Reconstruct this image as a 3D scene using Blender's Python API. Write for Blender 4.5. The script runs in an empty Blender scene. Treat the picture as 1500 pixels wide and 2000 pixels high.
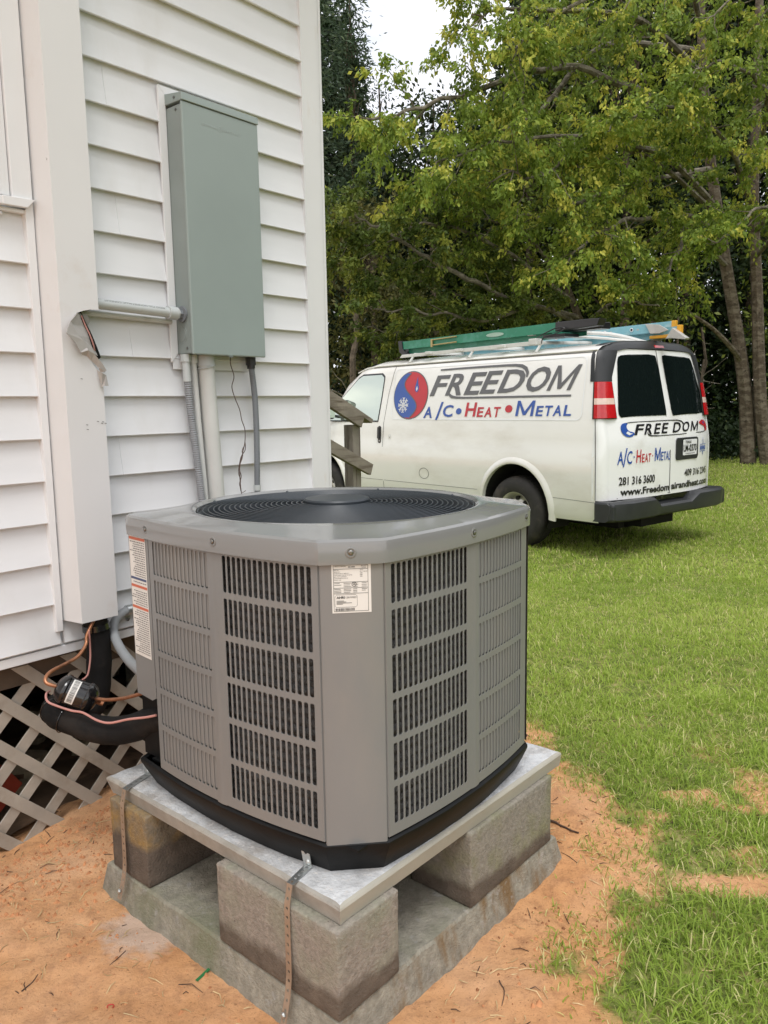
import bpy, bmesh, math, random
import numpy as np
from mathutils import Vector, Matrix, noise
random.seed(7); rng = np.random.default_rng(7)
S = bpy.context.scene
COL = S.collection
R = math.radians

# ---------------------------------------------------------------- camera
PITCH, ROLL = R(7.8), R(-0.94)
cp, sp = math.cos(PITCH), math.sin(PITCH)
_f = Vector((0, cp, -sp)); _u = Vector((0, sp, cp)); _x = Vector((1, 0, 0))
CX = math.cos(ROLL)*_x + math.sin(ROLL)*_u
CU = -math.sin(ROLL)*_x + math.cos(ROLL)*_u
CAMP = Vector((0, 0, 1.33))
cam_d = bpy.data.cameras.new('camera'); cam = bpy.data.objects.new('camera', cam_d); COL.objects.link(cam)
mw = Matrix.Identity(4)
for i, v in enumerate((CX, CU, -_f)):
    for j in range(3): mw[j][i] = v[j]
mw.translation = CAMP
cam.matrix_world = mw
cam_d.sensor_fit = 'HORIZONTAL'; cam_d.sensor_width = 36; cam_d.lens = 36*1525/1500
cam_d.clip_start = .05; cam_d.clip_end = 500
S.camera = cam
def at(px, py, depth):
    """world point seen at a photo pixel, at a given distance along world y"""
    d = (px-750)/1525*CX - (py-1000)/1525*CU + _f
    return CAMP + d*(depth/d.y)

# ---------------------------------------------------------------- world, sun, exposure
SUN_EL, SUN_AZ = R(38), R(205)
w = bpy.data.worlds.new('World'); S.world = w; w.use_nodes = True
nt = w.node_tree; nt.nodes.clear()
N = nt.nodes.new; L = nt.links.new
out = N('ShaderNodeOutputWorld'); bg = N('ShaderNodeBackground')
sky = N('ShaderNodeTexSky'); sky.sky_type = 'NISHITA'; sky.sun_disc = False
sky.sun_elevation = SUN_EL; sky.sun_rotation = SUN_AZ; sky.air_density = 1.2; sky.dust_density = 3
bg.inputs['Strength'].default_value = .12
tc = N('ShaderNodeTexCoord'); mp = N('ShaderNodeMapping'); mp.inputs['Scale'].default_value = (1.0, 1.0, 3.6)
n1 = N('ShaderNodeTexNoise'); n1.inputs['Scale'].default_value = 2.6; n1.inputs['Detail'].default_value = 7; n1.inputs['Roughness'].default_value = .58
n1.inputs['Distortion'].default_value = .4
cr = N('ShaderNodeValToRGB')
cr.color_ramp.elements[0].position = .34; cr.color_ramp.elements[0].color = (7.8, 8.1, 8.8, 1)
cr.color_ramp.elements[1].position = .62; cr.color_ramp.elements[1].color = (14.5, 14.0, 13.4, 1)
e = cr.color_ramp.elements.new(.5); e.color = (10.4, 10.35, 10.7, 1)
mx = N('ShaderNodeMix'); mx.data_type = 'RGBA'; mx.inputs[0].default_value = .86
L(tc.outputs['Generated'], mp.inputs[0]); L(mp.outputs[0], n1.inputs['Vector']); L(n1.outputs['Fac'], cr.inputs[0])
L(sky.outputs[0], mx.inputs[6]); L(cr.outputs[0], mx.inputs[7]); L(mx.outputs[2], bg.inputs[0]); L(bg.outputs[0], out.inputs[0])
sd = bpy.data.lights.new('sun', 'SUN'); sd.energy = 1.5; sd.angle = R(22); sd.color = (1, .985, .965)
sun = bpy.data.objects.new('sun', sd); COL.objects.link(sun)
# light comes from behind the camera, a little to the right
sun.rotation_euler = Vector((-.06, .46, -.95)).to_track_quat('-Z', 'Y').to_euler()
S.view_settings.view_transform = 'Standard'; S.view_settings.look = 'None'
S.view_settings.exposure = .20; S.view_settings.gamma = 1; S.view_settings.use_curve_mapping = False

# ---------------------------------------------------------------- materials
def mat(name, base, rough=.6, var=.1, scale=6, bump=0., bscale=80, metal=0., spec=.5, col2=None, c2scale=5, c2lo=.5, c2hi=.62,
        c2stretch=(1, 1, 1), stretch=(1, 1, 1), coat=0., trans=0., detail=4, col3=None, c3scale=30, c3lo=.6, c3hi=.7, bdist=.002, rvar=0.):
    m = bpy.data.materials.new(name); m.use_nodes = True
    t = m.node_tree; n = t.nodes; l = t.links
    b = n['Principled BSDF']
    tc = n.new('ShaderNodeTexCoord')
    def tex(sc, st, det=4, rgh=.55):
        mp = n.new('ShaderNodeMapping'); mp.inputs['Scale'].default_value = st
        x = n.new('ShaderNodeTexNoise'); x.inputs['Scale'].default_value = sc; x.inputs['Detail'].default_value = det; x.inputs['Roughness'].default_value = rgh
        l.new(tc.outputs['Object'], mp.inputs[0]); l.new(mp.outputs[0], x.inputs['Vector'])
        return x
    def ramp(src, lo, hi, a, c):
        r = n.new('ShaderNodeValToRGB'); r.color_ramp.elements[0].position = lo; r.color_ramp.elements[1].position = hi
        r.color_ramp.elements[0].color = (*a, 1); r.color_ramp.elements[1].color = (*c, 1)
        l.new(src, r.inputs[0]); return r.outputs[0]
    x = tex(scale, stretch, detail)
    col = ramp(x.outputs['Fac'], .3, .7, [max(0, c*(1-var)) for c in base], [min(1, c*(1+var)) for c in base])
    def over(col, c, sc, lo, hi, st):
        y = tex(sc, st, 6, .6)
        f = ramp(y.outputs['Fac'], lo, hi, (0, 0, 0), (1, 1, 1))
        mm = n.new('ShaderNodeMix'); mm.data_type = 'RGBA'; l.new(f, mm.inputs[0]); l.new(col, mm.inputs[6]); mm.inputs[7].default_value = (*c, 1)
        return mm.outputs[2]
    if col2: col = over(col, col2, c2scale, c2lo, c2hi, c2stretch)
    if col3: col = over(col, col3, c3scale, c3lo, c3hi, (1, 1, 1))
    l.new(col, b.inputs['Base Color'])
    b.inputs['Roughness'].default_value = rough; b.inputs['Metallic'].default_value = metal
    b.inputs['Specular IOR Level'].default_value = spec; b.inputs['Coat Weight'].default_value = coat; b.inputs['Coat Roughness'].default_value = .06
    if rvar:
        l.new(ramp(tex(scale*3, stretch).outputs['Fac'], .3, .7, [rough-rvar]*3, [rough+rvar]*3), b.inputs['Roughness'])
    if bump:
        bt = tex(bscale, stretch, 8, .62); bn = n.new('ShaderNodeBump'); bn.inputs['Strength'].default_value = bump; bn.inputs['Distance'].default_value = bdist
        l.new(bt.outputs['Fac'], bn.inputs['Height']); l.new(bn.outputs[0], b.inputs['Normal'])
    return m
def glassy(name, base, rough=.03, alpha=None):
    m = bpy.data.materials.new(name); m.use_nodes = True; b = m.node_tree.nodes['Principled BSDF']
    b.inputs['Base Color'].default_value = (*base, 1); b.inputs['Roughness'].default_value = rough; b.inputs['Specular IOR Level'].default_value = .9; b.inputs['Coat Weight'].default_value = .6
    return m
M = {}
M['siding'] = mat('white_vinyl_siding', (.695, .705, .72), .5, .035, 2, .22, 220, stretch=(1, 1, 7), col2=(.60, .595, .58), c2scale=3, c2lo=.56, c2hi=.78, c2stretch=(1, 1, .35), col3=(.3, .27, .24), c3scale=60, c3lo=.745, c3hi=.77)
M['trim'] = mat('white_trim_vinyl', (.73, .74, .75), .45, .03, 3, .05, 150, col2=(.62, .56, .49), c2scale=7, c2lo=.62, c2hi=.8, c2stretch=(1, 1, .3), col3=(.3, .25, .22), c3scale=45, c3lo=.74, c3hi=.765)
M['cover'] = mat('white_painted_metal_cover', (.675, .68, .685), .42, .03, 2, .04, 90, col2=(.6, .56, .53), c2scale=5, c2lo=.6, c2hi=.8, col3=(.16, .14, .13), c3scale=26, c3lo=.735, c3hi=.75)
M['cover_in'] = mat('bare_cover_inside', (.42, .40, .38), .5, .12, 8)
M['dark'] = mat('dark_void_surface', (.012, .011, .010), .95, .2)
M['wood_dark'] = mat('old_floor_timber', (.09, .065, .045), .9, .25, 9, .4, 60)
M['crawl'] = mat('shade_toned_crawlspace_soil', (.10, .062, .035), .95, .3, 12, .6, 60, col2=(.2, .12, .07), c2scale=6)  # dark tone puts the shade under the floor into the soil colour
M['unseen_soffit'] = mat('painted_soffit', (.6, .59, .57), .6)
M['roof'] = mat('asphalt_shingle', (.06, .06, .06), .95, .3, 30, .5, 200)
M['lattice'] = mat('aged_lattice_plastic', (.38, .345, .295), .7, .16, 7, .25, 120, col2=(.24, .20, .155), c2scale=9, c2lo=.52, c2hi=.8)
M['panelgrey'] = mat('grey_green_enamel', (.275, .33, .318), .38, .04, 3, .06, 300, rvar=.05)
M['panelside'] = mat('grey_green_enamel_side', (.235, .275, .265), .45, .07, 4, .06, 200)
M['pvcgrey'] = mat('grey_pvc', (.47, .50, .50), .42, .06, 6, .05, 120, col2=(.38, .36, .33), c2scale=9, c2lo=.58, c2hi=.75)
M['pvcwhite'] = mat('painted_white_conduit', (.56, .57, .55), .5, .08, 6, .12, 120, col2=(.42, .39, .34), c2scale=16, c2lo=.62, c2hi=.75, c2stretch=(1, 1, .4))
M['flex'] = mat('grey_flexible_conduit', (.17, .185, .20), .55, .1, 8, .1, 80)
M['flexl'] = mat('weathered_flexible_conduit', (.25, .26, .275), .6, .1, 8, .1, 80)
M['flexw'] = mat('pale_liquidtight_conduit', (.27, .285, .295), .5, .08, 8, .06, 80)
M['wirebr'] = mat('brown_wire', (.08, .045, .035), .5)
M['wirered'] = mat('pink_thermostat_wire', (.50, .24, .21), .45, .08)
M['zinc'] = mat('galvanised_steel', (.55, .58, .58), .32, .18, 20, .15, 120, metal=.85)
M['strap'] = mat('rusty_galvanised_strap', (.36, .27, .20), .5, .15, 14, .1, 80, metal=.35, col2=(.27, .17, .11), c2scale=12, c2lo=.5, c2hi=.7, c2stretch=(1, 1, .3))
M['copper'] = mat('copper_tube', (.42, .19, .10), .38, .3, 9, .1, 60, metal=.7, col2=(.12, .07, .05), c2scale=11, c2lo=.5, c2hi=.66)
M['foam'] = mat('black_foam_insulation', (.011, .0105, .0105), .9, .3, 12, .6, 350, spec=.2, col2=(.022, .019, .017), c2scale=9)
M['drier'] = mat('gloss_black_steel', (.008, .008, .009), .16, .1, 5, coat=.4)
M['paper'] = mat('white_label', (.72, .71, .68), .5, .03)
M['ink'] = mat('black_ink', (.03, .03, .03), .6, .1)
M['inkgrey'] = mat('grey_ink', (.11, .11, .11), .6, .1)
M['inkred'] = mat('orange_label_band', (.55, .13, .06), .5, .05)
M['inkblue'] = mat('navy_label_band', (.05, .07, .16), .5, .05)
M['unit'] = mat('taupe_powder_coat', (.205, .209, .208), .38, .03, 3, .1, 420, rvar=.04, col2=(.235, .228, .215), c2scale=5, c2lo=.5, c2hi=.75, c2stretch=(1, 1, .4))
M['unitlid'] = mat('taupe_lid_enamel', (.215, .219, .217), .13, .03, 3, .02, 200, coat=.35)
M['base'] = mat('black_plastic_base', (.005, .0055, .006), .55, .3, 6, .4, 50, spec=.25, col2=(.022, .019, .016), c2scale=9, c2lo=.62, c2hi=.8)
M['guard'] = mat('dark_slate_coated_wire', (.030, .038, .047), .4, .1, 6)
M['guardcap'] = mat('dark_slate_plastic', (.028, .035, .043), .45, .1, 6)
M['fan'] = mat('fan_blade_grey', (.02, .022, .026), .45)
M['coil'] = mat('spine_fin_coil', (.10, .10, .10), .38, .5, 90, 1.0, 260, metal=.4, bdist=.01, col3=(.62, .62, .62), c3scale=230, c3lo=.725, c3hi=.75)  # pale flecks are glints painted onto the fins
M['screw'] = mat('steel_screw', (.22, .22, .21), .35, .2, 40, metal=.9)
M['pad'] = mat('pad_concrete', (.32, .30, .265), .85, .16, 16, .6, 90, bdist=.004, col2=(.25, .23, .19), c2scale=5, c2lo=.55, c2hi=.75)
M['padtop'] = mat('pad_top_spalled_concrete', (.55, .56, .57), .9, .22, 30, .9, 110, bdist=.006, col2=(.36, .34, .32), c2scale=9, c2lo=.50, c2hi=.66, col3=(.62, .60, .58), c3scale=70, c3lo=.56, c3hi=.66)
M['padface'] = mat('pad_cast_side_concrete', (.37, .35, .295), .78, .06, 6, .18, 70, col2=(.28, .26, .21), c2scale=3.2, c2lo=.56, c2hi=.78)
M['block'] = None; M['slab'] = mat('mossy_slab_concrete', (.285, .265, .215), .9, .26, 40, 1., 140, bdist=.006, col2=(.185, .19, .12), c2scale=6, c2lo=.46, c2hi=.70, col3=(.32, .31, .28), c3scale=34, c3lo=.58, c3hi=.72)
M['slabr'] = mat('stained_slab_concrete', (.275, .255, .205), .9, .26, 40, 1., 140, bdist=.006, col2=(.19, .12, .055), c2scale=12, c2lo=.50, c2hi=.66, c2stretch=(1, 1, .35), col3=(.34, .31, .27), c3scale=34, c3lo=.58, c3hi=.72)
M['paint'] = mat('white_van_paint', (.84, .83, .80), .18, .02, 1.2, .0, coat=.6, col2=(.74, .715, .665), c2scale=1.6, c2lo=.5, c2hi=.75, c2stretch=(1, 1, 2.5))
M['paintr'] = mat('white_rear_door_paint', (.85, .86, .86), .22, .02, 1.2, .0, coat=.6, col2=(.66, .65, .61), c2scale=3, c2lo=.55, c2hi=.8)
M['blackpl'] = mat('black_textured_plastic', (.026, .028, .031), .42, .12, 8, .25, 220)
M['seam'] = mat('door_gap', (.03, .028, .025), .9)
M['rubber'] = mat('tyre_rubber', (.022, .020, .018), .75, .2, 12, .2, 90, col2=(.06, .05, .04), c2scale=6, c2lo=.55, c2hi=.75)
M['rim'] = mat('steel_wheel_silver', (.60, .58, .54), .35, .1, 8, metal=.4, col2=(.2, .17, .14), c2scale=10, c2lo=.55, c2hi=.75)
M['glassdark'] = glassy('tinted_rear_glass', (.006, .010, .010), .03); _b = M['glassdark'].node_tree.nodes['Principled BSDF']; _b.inputs['Specular IOR Level'].default_value = .22; _b.inputs['Coat Weight'].default_value = 0
M['glasspane'] = glassy('green_rear_pane_reveal', (.020, .034, .031), .12)
M['glassside'] = glassy('side_window_glass', (.50, .56, .50), .03); M['glassside'].node_tree.nodes['Principled BSDF'].inputs['Metallic'].default_value = .8
M['lampred'] = mat('red_tail_lens', (.50, .012, .016), .14, .12, 22, .12, 60, coat=.8)
M['lampclear'] = mat('clear_reverse_lens', (.72, .55, .48), .16, .1, 22, .12, 60, coat=.8)
M['vgrey'] = mat('grey_vinyl_lettering', (.115, .115, .12), .3, .05)
M['vblack'] = mat('black_vinyl_lettering', (.012, .012, .014), .3, .05)
M['vblue'] = mat('blue_vinyl', (.025, .085, .36), .3, .06)
M['vred'] = mat('red_vinyl', (.50, .018, .028), .3, .06)
M['vwhite'] = mat('white_vinyl', (.75, .76, .78), .35, .04)
M['lgreen'] = mat('green_fibreglass', (.018, .215, .125), .4, .12, 5, .1, 60, col2=(.05, .26, .18), c2scale=9)
M['lblue'] = mat('pale_blue_fibreglass', (.20, .43, .50), .45, .1, 5, .1, 60, col2=(.33, .48, .5), c2scale=7)
M['lyel'] = mat('yellow_end_cap', (.72, .36, .03), .45, .1)
M['alu'] = mat('dull_aluminium', (.55, .54, .51), .42, .1, 12, metal=.55)
M['rackw'] = mat('white_rack_paint', (.64, .645, .62), .4, .07, 8, col2=(.4, .38, .34), c2scale=12, c2lo=.6, c2hi=.75)
M['brass'] = mat('brass_rung', (.42, .34, .16), .4, .1, metal=.6)
M['oldwood'] = mat('weathered_grey_timber', (.235, .205, .165), .88, .22, 5, .7, 40, bdist=.004, stretch=(1, 1, 1), col2=(.11, .085, .062), c2scale=9, c2lo=.5, c2hi=.68, c2stretch=(.25, 3, 3))
M['postwood'] = mat('weathered_grey_post', (.235, .21, .175), .88, .22, 6, .7, 40, bdist=.004, col2=(.10, .08, .06), c2scale=10, c2lo=.5, c2hi=.66, c2stretch=(3, 3, .22))
M['redjunk'] = mat('faded_red_plastic', (.22, .03, .015), .5, .3, 14)
M['rubble'] = mat('rubble', (.32, .26, .17), .9, .3, 14, .6, 60)
M['straw'] = mat('dry_straw', (.52, .38, .20), .8, .3, 30)
M['twig'] = mat('dark_twig', (.07, .042, .028), .9, .3, 30)
M['ggreen'] = mat('green_plastic_bit', (.02, .16, .05), .5)
M['crumb'] = mat('sand_crumb', (.48, .22, .10), .95, .3, 40, .5, 80)
M['clod'] = mat('damp_dirt_clod', (.24, .105, .045), .95, .3, 40, .5, 80)
M['sandm'] = mat('pale_grout_spill', (.52, .41, .33), .9, .15, 30, .4, 120)
def bark_mat(name, a, b, c):
    return mat(name, a, .9, .25, 7, .8, 26, bdist=.02, col2=b, c2scale=5, c2lo=.46, c2hi=.6, c2stretch=(1, 1, 2.2), col3=c, c3scale=12, c3lo=.56, c3hi=.66)
M['barkpale'] = bark_mat('pale_lichen_bark', (.095, .072, .05), (.19, .16, .12), (.045, .034, .022))
M['barkdark'] = bark_mat('dark_bark', (.085, .065, .045), (.14, .11, .08), (.04, .03, .02))
M['limb'] = bark_mat('grey_branch_bark', (.12, .105, .075), (.24, .215, .165), (.06, .05, .035))
def leaf_mat(name, c0, c1, c2, tr=.35):
    m = bpy.data.materials.new(name); m.use_nodes = True; t = m.node_tree; n = t.nodes; l = t.links
    b = n['Principled BSDF']; o = n['Material Output']
    a = n.new('ShaderNodeAttribute'); a.attribute_name = 'tint'
    r = n.new('ShaderNodeValToRGB'); r.color_ramp.elements[0].color = (*c0, 1); r.color_ramp.elements[1].color = (*c2, 1)
    r.color_ramp.elements[1].position = .97
    e = r.color_ramp.elements.new(.55); e.color = (*c1, 1)
    l.new(a.outputs['Fac'], r.inputs[0]); l.new(r.outputs[0], b.inputs['Base Color'])
    b.inputs['Roughness'].default_value = .55; b.inputs['Specular IOR Level'].default_value = .3
    tl = n.new('ShaderNodeBsdfTranslucent'); ms = n.new('ShaderNodeMixShader'); ms.inputs[0].default_value = tr
    l.new(r.outputs[0], tl.inputs[0]); l.new(b.outputs[0], ms.inputs[1]); l.new(tl.outputs[0], ms.inputs[2]); l.new(ms.outputs[0], o.inputs[0])
    return m
M['leafbright'] = leaf_mat('yellow_green_leaves', (.07, .12, .018), (.25, .35, .048), (.66, .62, .11), .38)
M['leafmid'] = leaf_mat('mid_green_leaves', (.035, .065, .012), (.115, .165, .028), (.30, .32, .05), .3)
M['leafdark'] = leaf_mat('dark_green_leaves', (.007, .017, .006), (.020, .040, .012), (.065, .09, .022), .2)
M['leafblue'] = leaf_mat('blue_green_needles', (.03, .055, .032), (.075, .12, .065), (.14, .18, .08), .35)
M['leafbrown'] = leaf_mat('olive_brown_leaves', (.05, .06, .02), (.11, .115, .035), (.2, .17, .05), .35)
M['grass'] = leaf_mat('grass_blades', (.19, .29, .045), (.44, .57, .10), (.80, .72, .38), .5)

# ---------------------------------------------------------------- mesh builder
class MB:
    def __init__(s): s.v = []; s.f = []; s.m = []; s.cur = 0
    def add(s, vs, fs):
        o = len(s.v); s.v += [tuple(v) for v in vs]; s.f += [tuple(o+i for i in f) for f in fs]; s.m += [s.cur]*len(fs); return s
    def box(s, x0, x1, y0, y1, z0, z1):
        vs = [(x, y, z) for x in (x0, x1) for y in (y0, y1) for z in (z0, z1)]
        return s.add(vs, [(0, 1, 3, 2), (4, 6, 7, 5), (0, 4, 5, 1), (2, 3, 7, 6), (0, 2, 6, 4), (1, 5, 7, 3)])
    def prism(s, poly, fn, a0, a1):
        n = len(poly)
        vs = [fn(p, a0) for p in poly]+[fn(p, a1) for p in poly]
        return s.add(vs, [tuple(range(n-1, -1, -1)), tuple(range(n, 2*n))]+[(i, (i+1) % n, n+(i+1) % n, n+i) for i in range(n)])
    def loft(s, rings, close=True, cap0=True, cap1=True):
        n = len(rings[0]); vs = [p for r in rings for p in r]; fs = []
        for k in range(len(rings)-1):
            for i in range(n if close else n-1):
                j = (i+1) % n; fs.append((k*n+i, k*n+j, (k+1)*n+j, (k+1)*n+i))
        if cap0: fs.append(tuple(range(n-1, -1, -1)))
        if cap1: fs.append(tuple((len(rings)-1)*n+i for i in range(n)))
        return s.add(vs, fs)
    def tube(s, path, r, n=10, caps=True, closed=False):
        P = [Vector(p) for p in path]; rings = []; m = len(P)
        rr = r if isinstance(r, (list, tuple)) else [r]*m
        up = Vector((0, 0, 1)); prev = None
        for i in range(m):
            a = P[(i-1) % m] if (i > 0 or closed) else P[i]; b = P[(i+1) % m] if (i < m-1 or closed) else P[i]
            t = (b-a).normalized() if (b-a).length > 1e-9 else Vector((0, 0, 1))
            if prev is None:
                x = t.cross(up) if abs(t.z) < .95 else t.cross(Vector((1, 0, 0)))
                x.normalize()
            else:
                x = prev-t*prev.dot(t)
                x = x.normalized() if x.length > 1e-6 else t.orthogonal().normalized()
            prev = x; y = t.cross(x)
            rings.append([P[i]+(x*math.cos(q)+y*math.sin(q))*rr[i] for q in [2*math.pi*k/n for k in range(n)]])
        if closed: rings.append(rings[0])
        return s.loft(rings, True, caps and not closed, caps and not closed)
    def lathe(s, prof, c, ax=(0, 0, 1), n=24, caps=True):
        ax = Vector(ax).normalized(); x = ax.orthogonal().normalized(); y = ax.cross(x); c = Vector(c)
        rings = [[c+ax*h+(x*math.cos(2*math.pi*k/n)+y*math.sin(2*math.pi*k/n))*max(r, 1e-5) for k in range(n)] for r, h in prof]
        return s.loft(rings, True, caps, caps)
    def grid(s, fn, nu, nv):
        vs = [fn(i/nu, j/nv) for j in range(nv+1) for i in range(nu+1)]
        return s.add(vs, [(j*(nu+1)+i, j*(nu+1)+i+1, (j+1)*(nu+1)+i+1, (j+1)*(nu+1)+i) for j in range(nv) for i in range(nu)])
def smooth_path(pts, k=6):
    P = [Vector(p) for p in pts]; out = []
    for i in range(len(P)-1):
        p0 = P[max(i-1, 0)]; p1 = P[i]; p2 = P[i+1]; p3 = P[min(i+2, len(P)-1)]
        for j in range(k):
            t = j/k; out.append(.5*((2*p1)+(p2-p0)*t+(2*p0-5*p1+4*p2-p3)*t*t+(3*p1-p0-3*p2+p3)*t**3))
    out.append(P[-1]); return out
def link_mesh(name, vs, fs, mats, mi=None, smooth=False, bevel=0, fix=True):
    me = bpy.data.meshes.new(name); me.from_pydata([tuple(v) for v in vs], [], fs)
    for m in (mats if isinstance(mats, (list, tuple)) else [mats]): me.materials.append(m)
    if mi and max(mi): me.polygons.foreach_set('material_index', mi)
    if fix:
        bm = bmesh.new(); bm.from_mesh(me); bmesh.ops.recalc_face_normals(bm, faces=bm.faces); bm.to_mesh(me); bm.free()
    if smooth:
        me.polygons.foreach_set('use_smooth', [True]*len(me.polygons))
        try: me.set_sharp_from_angle(angle=R(smooth if smooth is not True else 40))
        except Exception: pass
    me.update()
    o = bpy.data.objects.new(name, me); COL.objects.link(o)
    if bevel:
        b = o.modifiers.new('bevel', 'BEVEL'); b.width = bevel; b.segments = 2; b.limit_method = 'ANGLE'; b.angle_limit = R(35)
    return o
def props(o, label=None, cat=None, group=None, kind=None):
    if label: o['label'] = label
    if cat: o['category'] = cat
    if group: o['group'] = group
    if kind: o['kind'] = kind
    return o
ID = Matrix.Identity(4)
class Thing:
    def __init__(s, name, label, cat, frame=ID, base=(0, 0, 0), group=None):
        s.base = Vector(base); s.frame = frame
        o = bpy.data.objects.new(name, None); o.empty_display_size = .1; COL.objects.link(o)
        o.matrix_world = frame @ Matrix.Translation(s.base); s.root = o; props(o, label, cat, group)
    def part(s, name, mb, mats, parent=None, smooth=False, bevel=0, label=None, kind=None, fix=True):
        b = s.base
        o = link_mesh(name, [(v[0]-b.x, v[1]-b.y, v[2]-b.z) for v in mb.v], mb.f, mats, mb.m, smooth, bevel, fix)
        o.parent = parent or s.root
        props(o, label, None, None, kind); return o
    def copy_part(s, src, offset, parent=None):
        o = src.copy(); COL.objects.link(o); o.parent = parent or s.root; o.location = Vector(offset); return o
def single(name, mb, mats, label, cat, frame=ID, base=(0, 0, 0), smooth=False, bevel=0, group=None, kind=None):
    b = Vector(base)
    o = link_mesh(name, [(v[0]-b.x, v[1]-b.y, v[2]-b.z) for v in mb.v], mb.f, mats, mb.m, smooth, bevel)
    o.matrix_world = frame @ Matrix.Translation(b); return props(o, label, cat, group, kind)
def npmesh(name, V, F, m, tint=None, frame=None, smooth=False):
    me = bpy.data.meshes.new(name); V = np.asarray(V, np.float32); F = np.asarray(F, np.int32); k = F.shape[1]
    me.vertices.add(len(V)); me.vertices.foreach_set('co', V.ravel())
    me.loops.add(F.size); me.loops.foreach_set('vertex_index', F.ravel())
    me.polygons.add(len(F)); me.polygons.foreach_set('loop_start', np.arange(0, F.size, k, dtype=np.int32))
    try: me.polygons.foreach_set('loop_total', np.full(len(F), k, np.int32))
    except Exception: pass
    if tint is not None:
        a = me.attributes.new('tint', 'FLOAT', 'POINT'); a.data.foreach_set('value', np.asarray(tint, np.float32))
    me.materials.append(m); me.update(calc_edges=True)
    if smooth: me.polygons.foreach_set('use_smooth', [True]*len(F))
    o = bpy.data.objects.new(name, me); COL.objects.link(o); return o

_tc = {}
def text2d(s, weight=0.):
    """flat text outline as 2D verts in a 0..1 box, and faces"""
    key = (s, weight)
    if s == 'M':
        P_ = [[(0, 0), (.15, 0), (.15, 1), (0, 1)], [(.85, 0), (1, 0), (1, 1), (.85, 1)], [(.15, 1), (.15, .72), (.43, .06), (.50, .06), (.50, .30)], [(.85, 1), (.85, .72), (.57, .06), (.50, .06), (.50, .30)]]
        v = np.array([p for q in P_ for p in q]); f = []; k = 0
        for q in P_: f.append(tuple(range(k, k+len(q)))); k += len(q)
        f[2:] = [t for k in (8, 13) for t in ((k, k+1, k+4), (k+1, k+2, k+4), (k+2, k+3, k+4))]
        return v, f
    if key in _tc: return _tc[key]
    c = bpy.data.curves.new('t', 'FONT'); c.body = s; c.resolution_u = 3; c.offset = weight; c.fill_mode = 'BOTH'
    o = bpy.data.objects.new('t', c); COL.objects.link(o)
    dg = bpy.context.evaluated_depsgraph_get(); me = bpy.data.meshes.new_from_object(o.evaluated_get(dg))
    bm = bmesh.new(); bm.from_mesh(me); bmesh.ops.triangulate(bm, faces=bm.faces); bm.to_mesh(me); bm.free()
    v = np.array([(p.co.x, p.co.y) for p in me.vertices]); f = [tuple(p.vertices) for p in me.polygons]
    bpy.data.objects.remove(o); bpy.data.curves.remove(c); bpy.data.meshes.remove(me)
    v -= v.min(0); v /= np.maximum(v.max(0), 1e-6); _tc[key] = (v, f); return _tc[key]
def text(mb, s, fn, u0, u1, v0, v1, shear=0., weight=0.):
    """text filling the box u0..u1, v0..v1 of the mapping fn(u, v); shear slants the top by shear*(v1-v0)"""
    v, f = text2d(s, weight)
    sgn = 1 if u1 > u0 else -1
    mb.add([fn(u0+(u1-u0)*x+sgn*shear*(v1-v0)*y, v0+(v1-v0)*y) for x, y in v], f)
def poly_on(mb, pts, fn):
    mb.add([fn(*p) for p in pts], [tuple(range(len(pts)))])
def stroke(mb, pts, w, fn):
    n = len(pts); Lf, Rt = [], []
    for i in range(n):
        a = pts[max(i-1, 0)]; b = pts[min(i+1, n-1)]; dx, dy = b[0]-a[0], b[1]-a[1]; d = math.hypot(dx, dy) or 1
        ww = w[i] if isinstance(w, (list, tuple)) else w
        Lf.append(fn(pts[i][0]-dy/d*ww/2, pts[i][1]+dx/d*ww/2)); Rt.append(fn(pts[i][0]+dy/d*ww/2, pts[i][1]-dx/d*ww/2))
    mb.add(Lf+Rt, [(i, i+1, n+i+1, n+i) for i in range(n-1)])
def arc(cx, cy, rx, ry, a0, a1, n=16):
    return [(cx+rx*math.cos(R(a0+(a1-a0)*i/n)), cy+ry*math.sin(R(a0+(a1-a0)*i/n))) for i in range(n+1)]

# ---------------------------------------------------------------- frames
AW = R(40.25)
HOUSE = Matrix.Translation((math.cos(AW)*-2.3, -math.sin(AW)*-2.3, 0)) @ Matrix.Rotation(R(90)-AW, 4, 'Z')   # x along the wall, -y out of it
PADF = Matrix.Translation((-.10166, 1.44688, 0)) @ Matrix.Rotation(R(49), 4, 'Z')
UNIT = PADF @ Matrix.Translation((.0576, -.0033, 0)) @ Matrix.Rotation(R(2), 4, 'Z')
VAN = Matrix.Translation((2.8442, 7.8445, -.1758)) @ Matrix.Rotation(2.25126, 4, 'Z')
HOUSEi = HOUSE.inverted()
def hpt(px, py, out_):
    """house-frame point seen at a photo pixel on the plane standing out_ in front of the wall"""
    d = (px-750)/1525*CX - (py-1000)/1525*CU + _f
    a = HOUSEi @ CAMP; b = (HOUSEi.to_3x3() @ d); t = (-out_-a.y)/b.y
    return a+b*t

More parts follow.
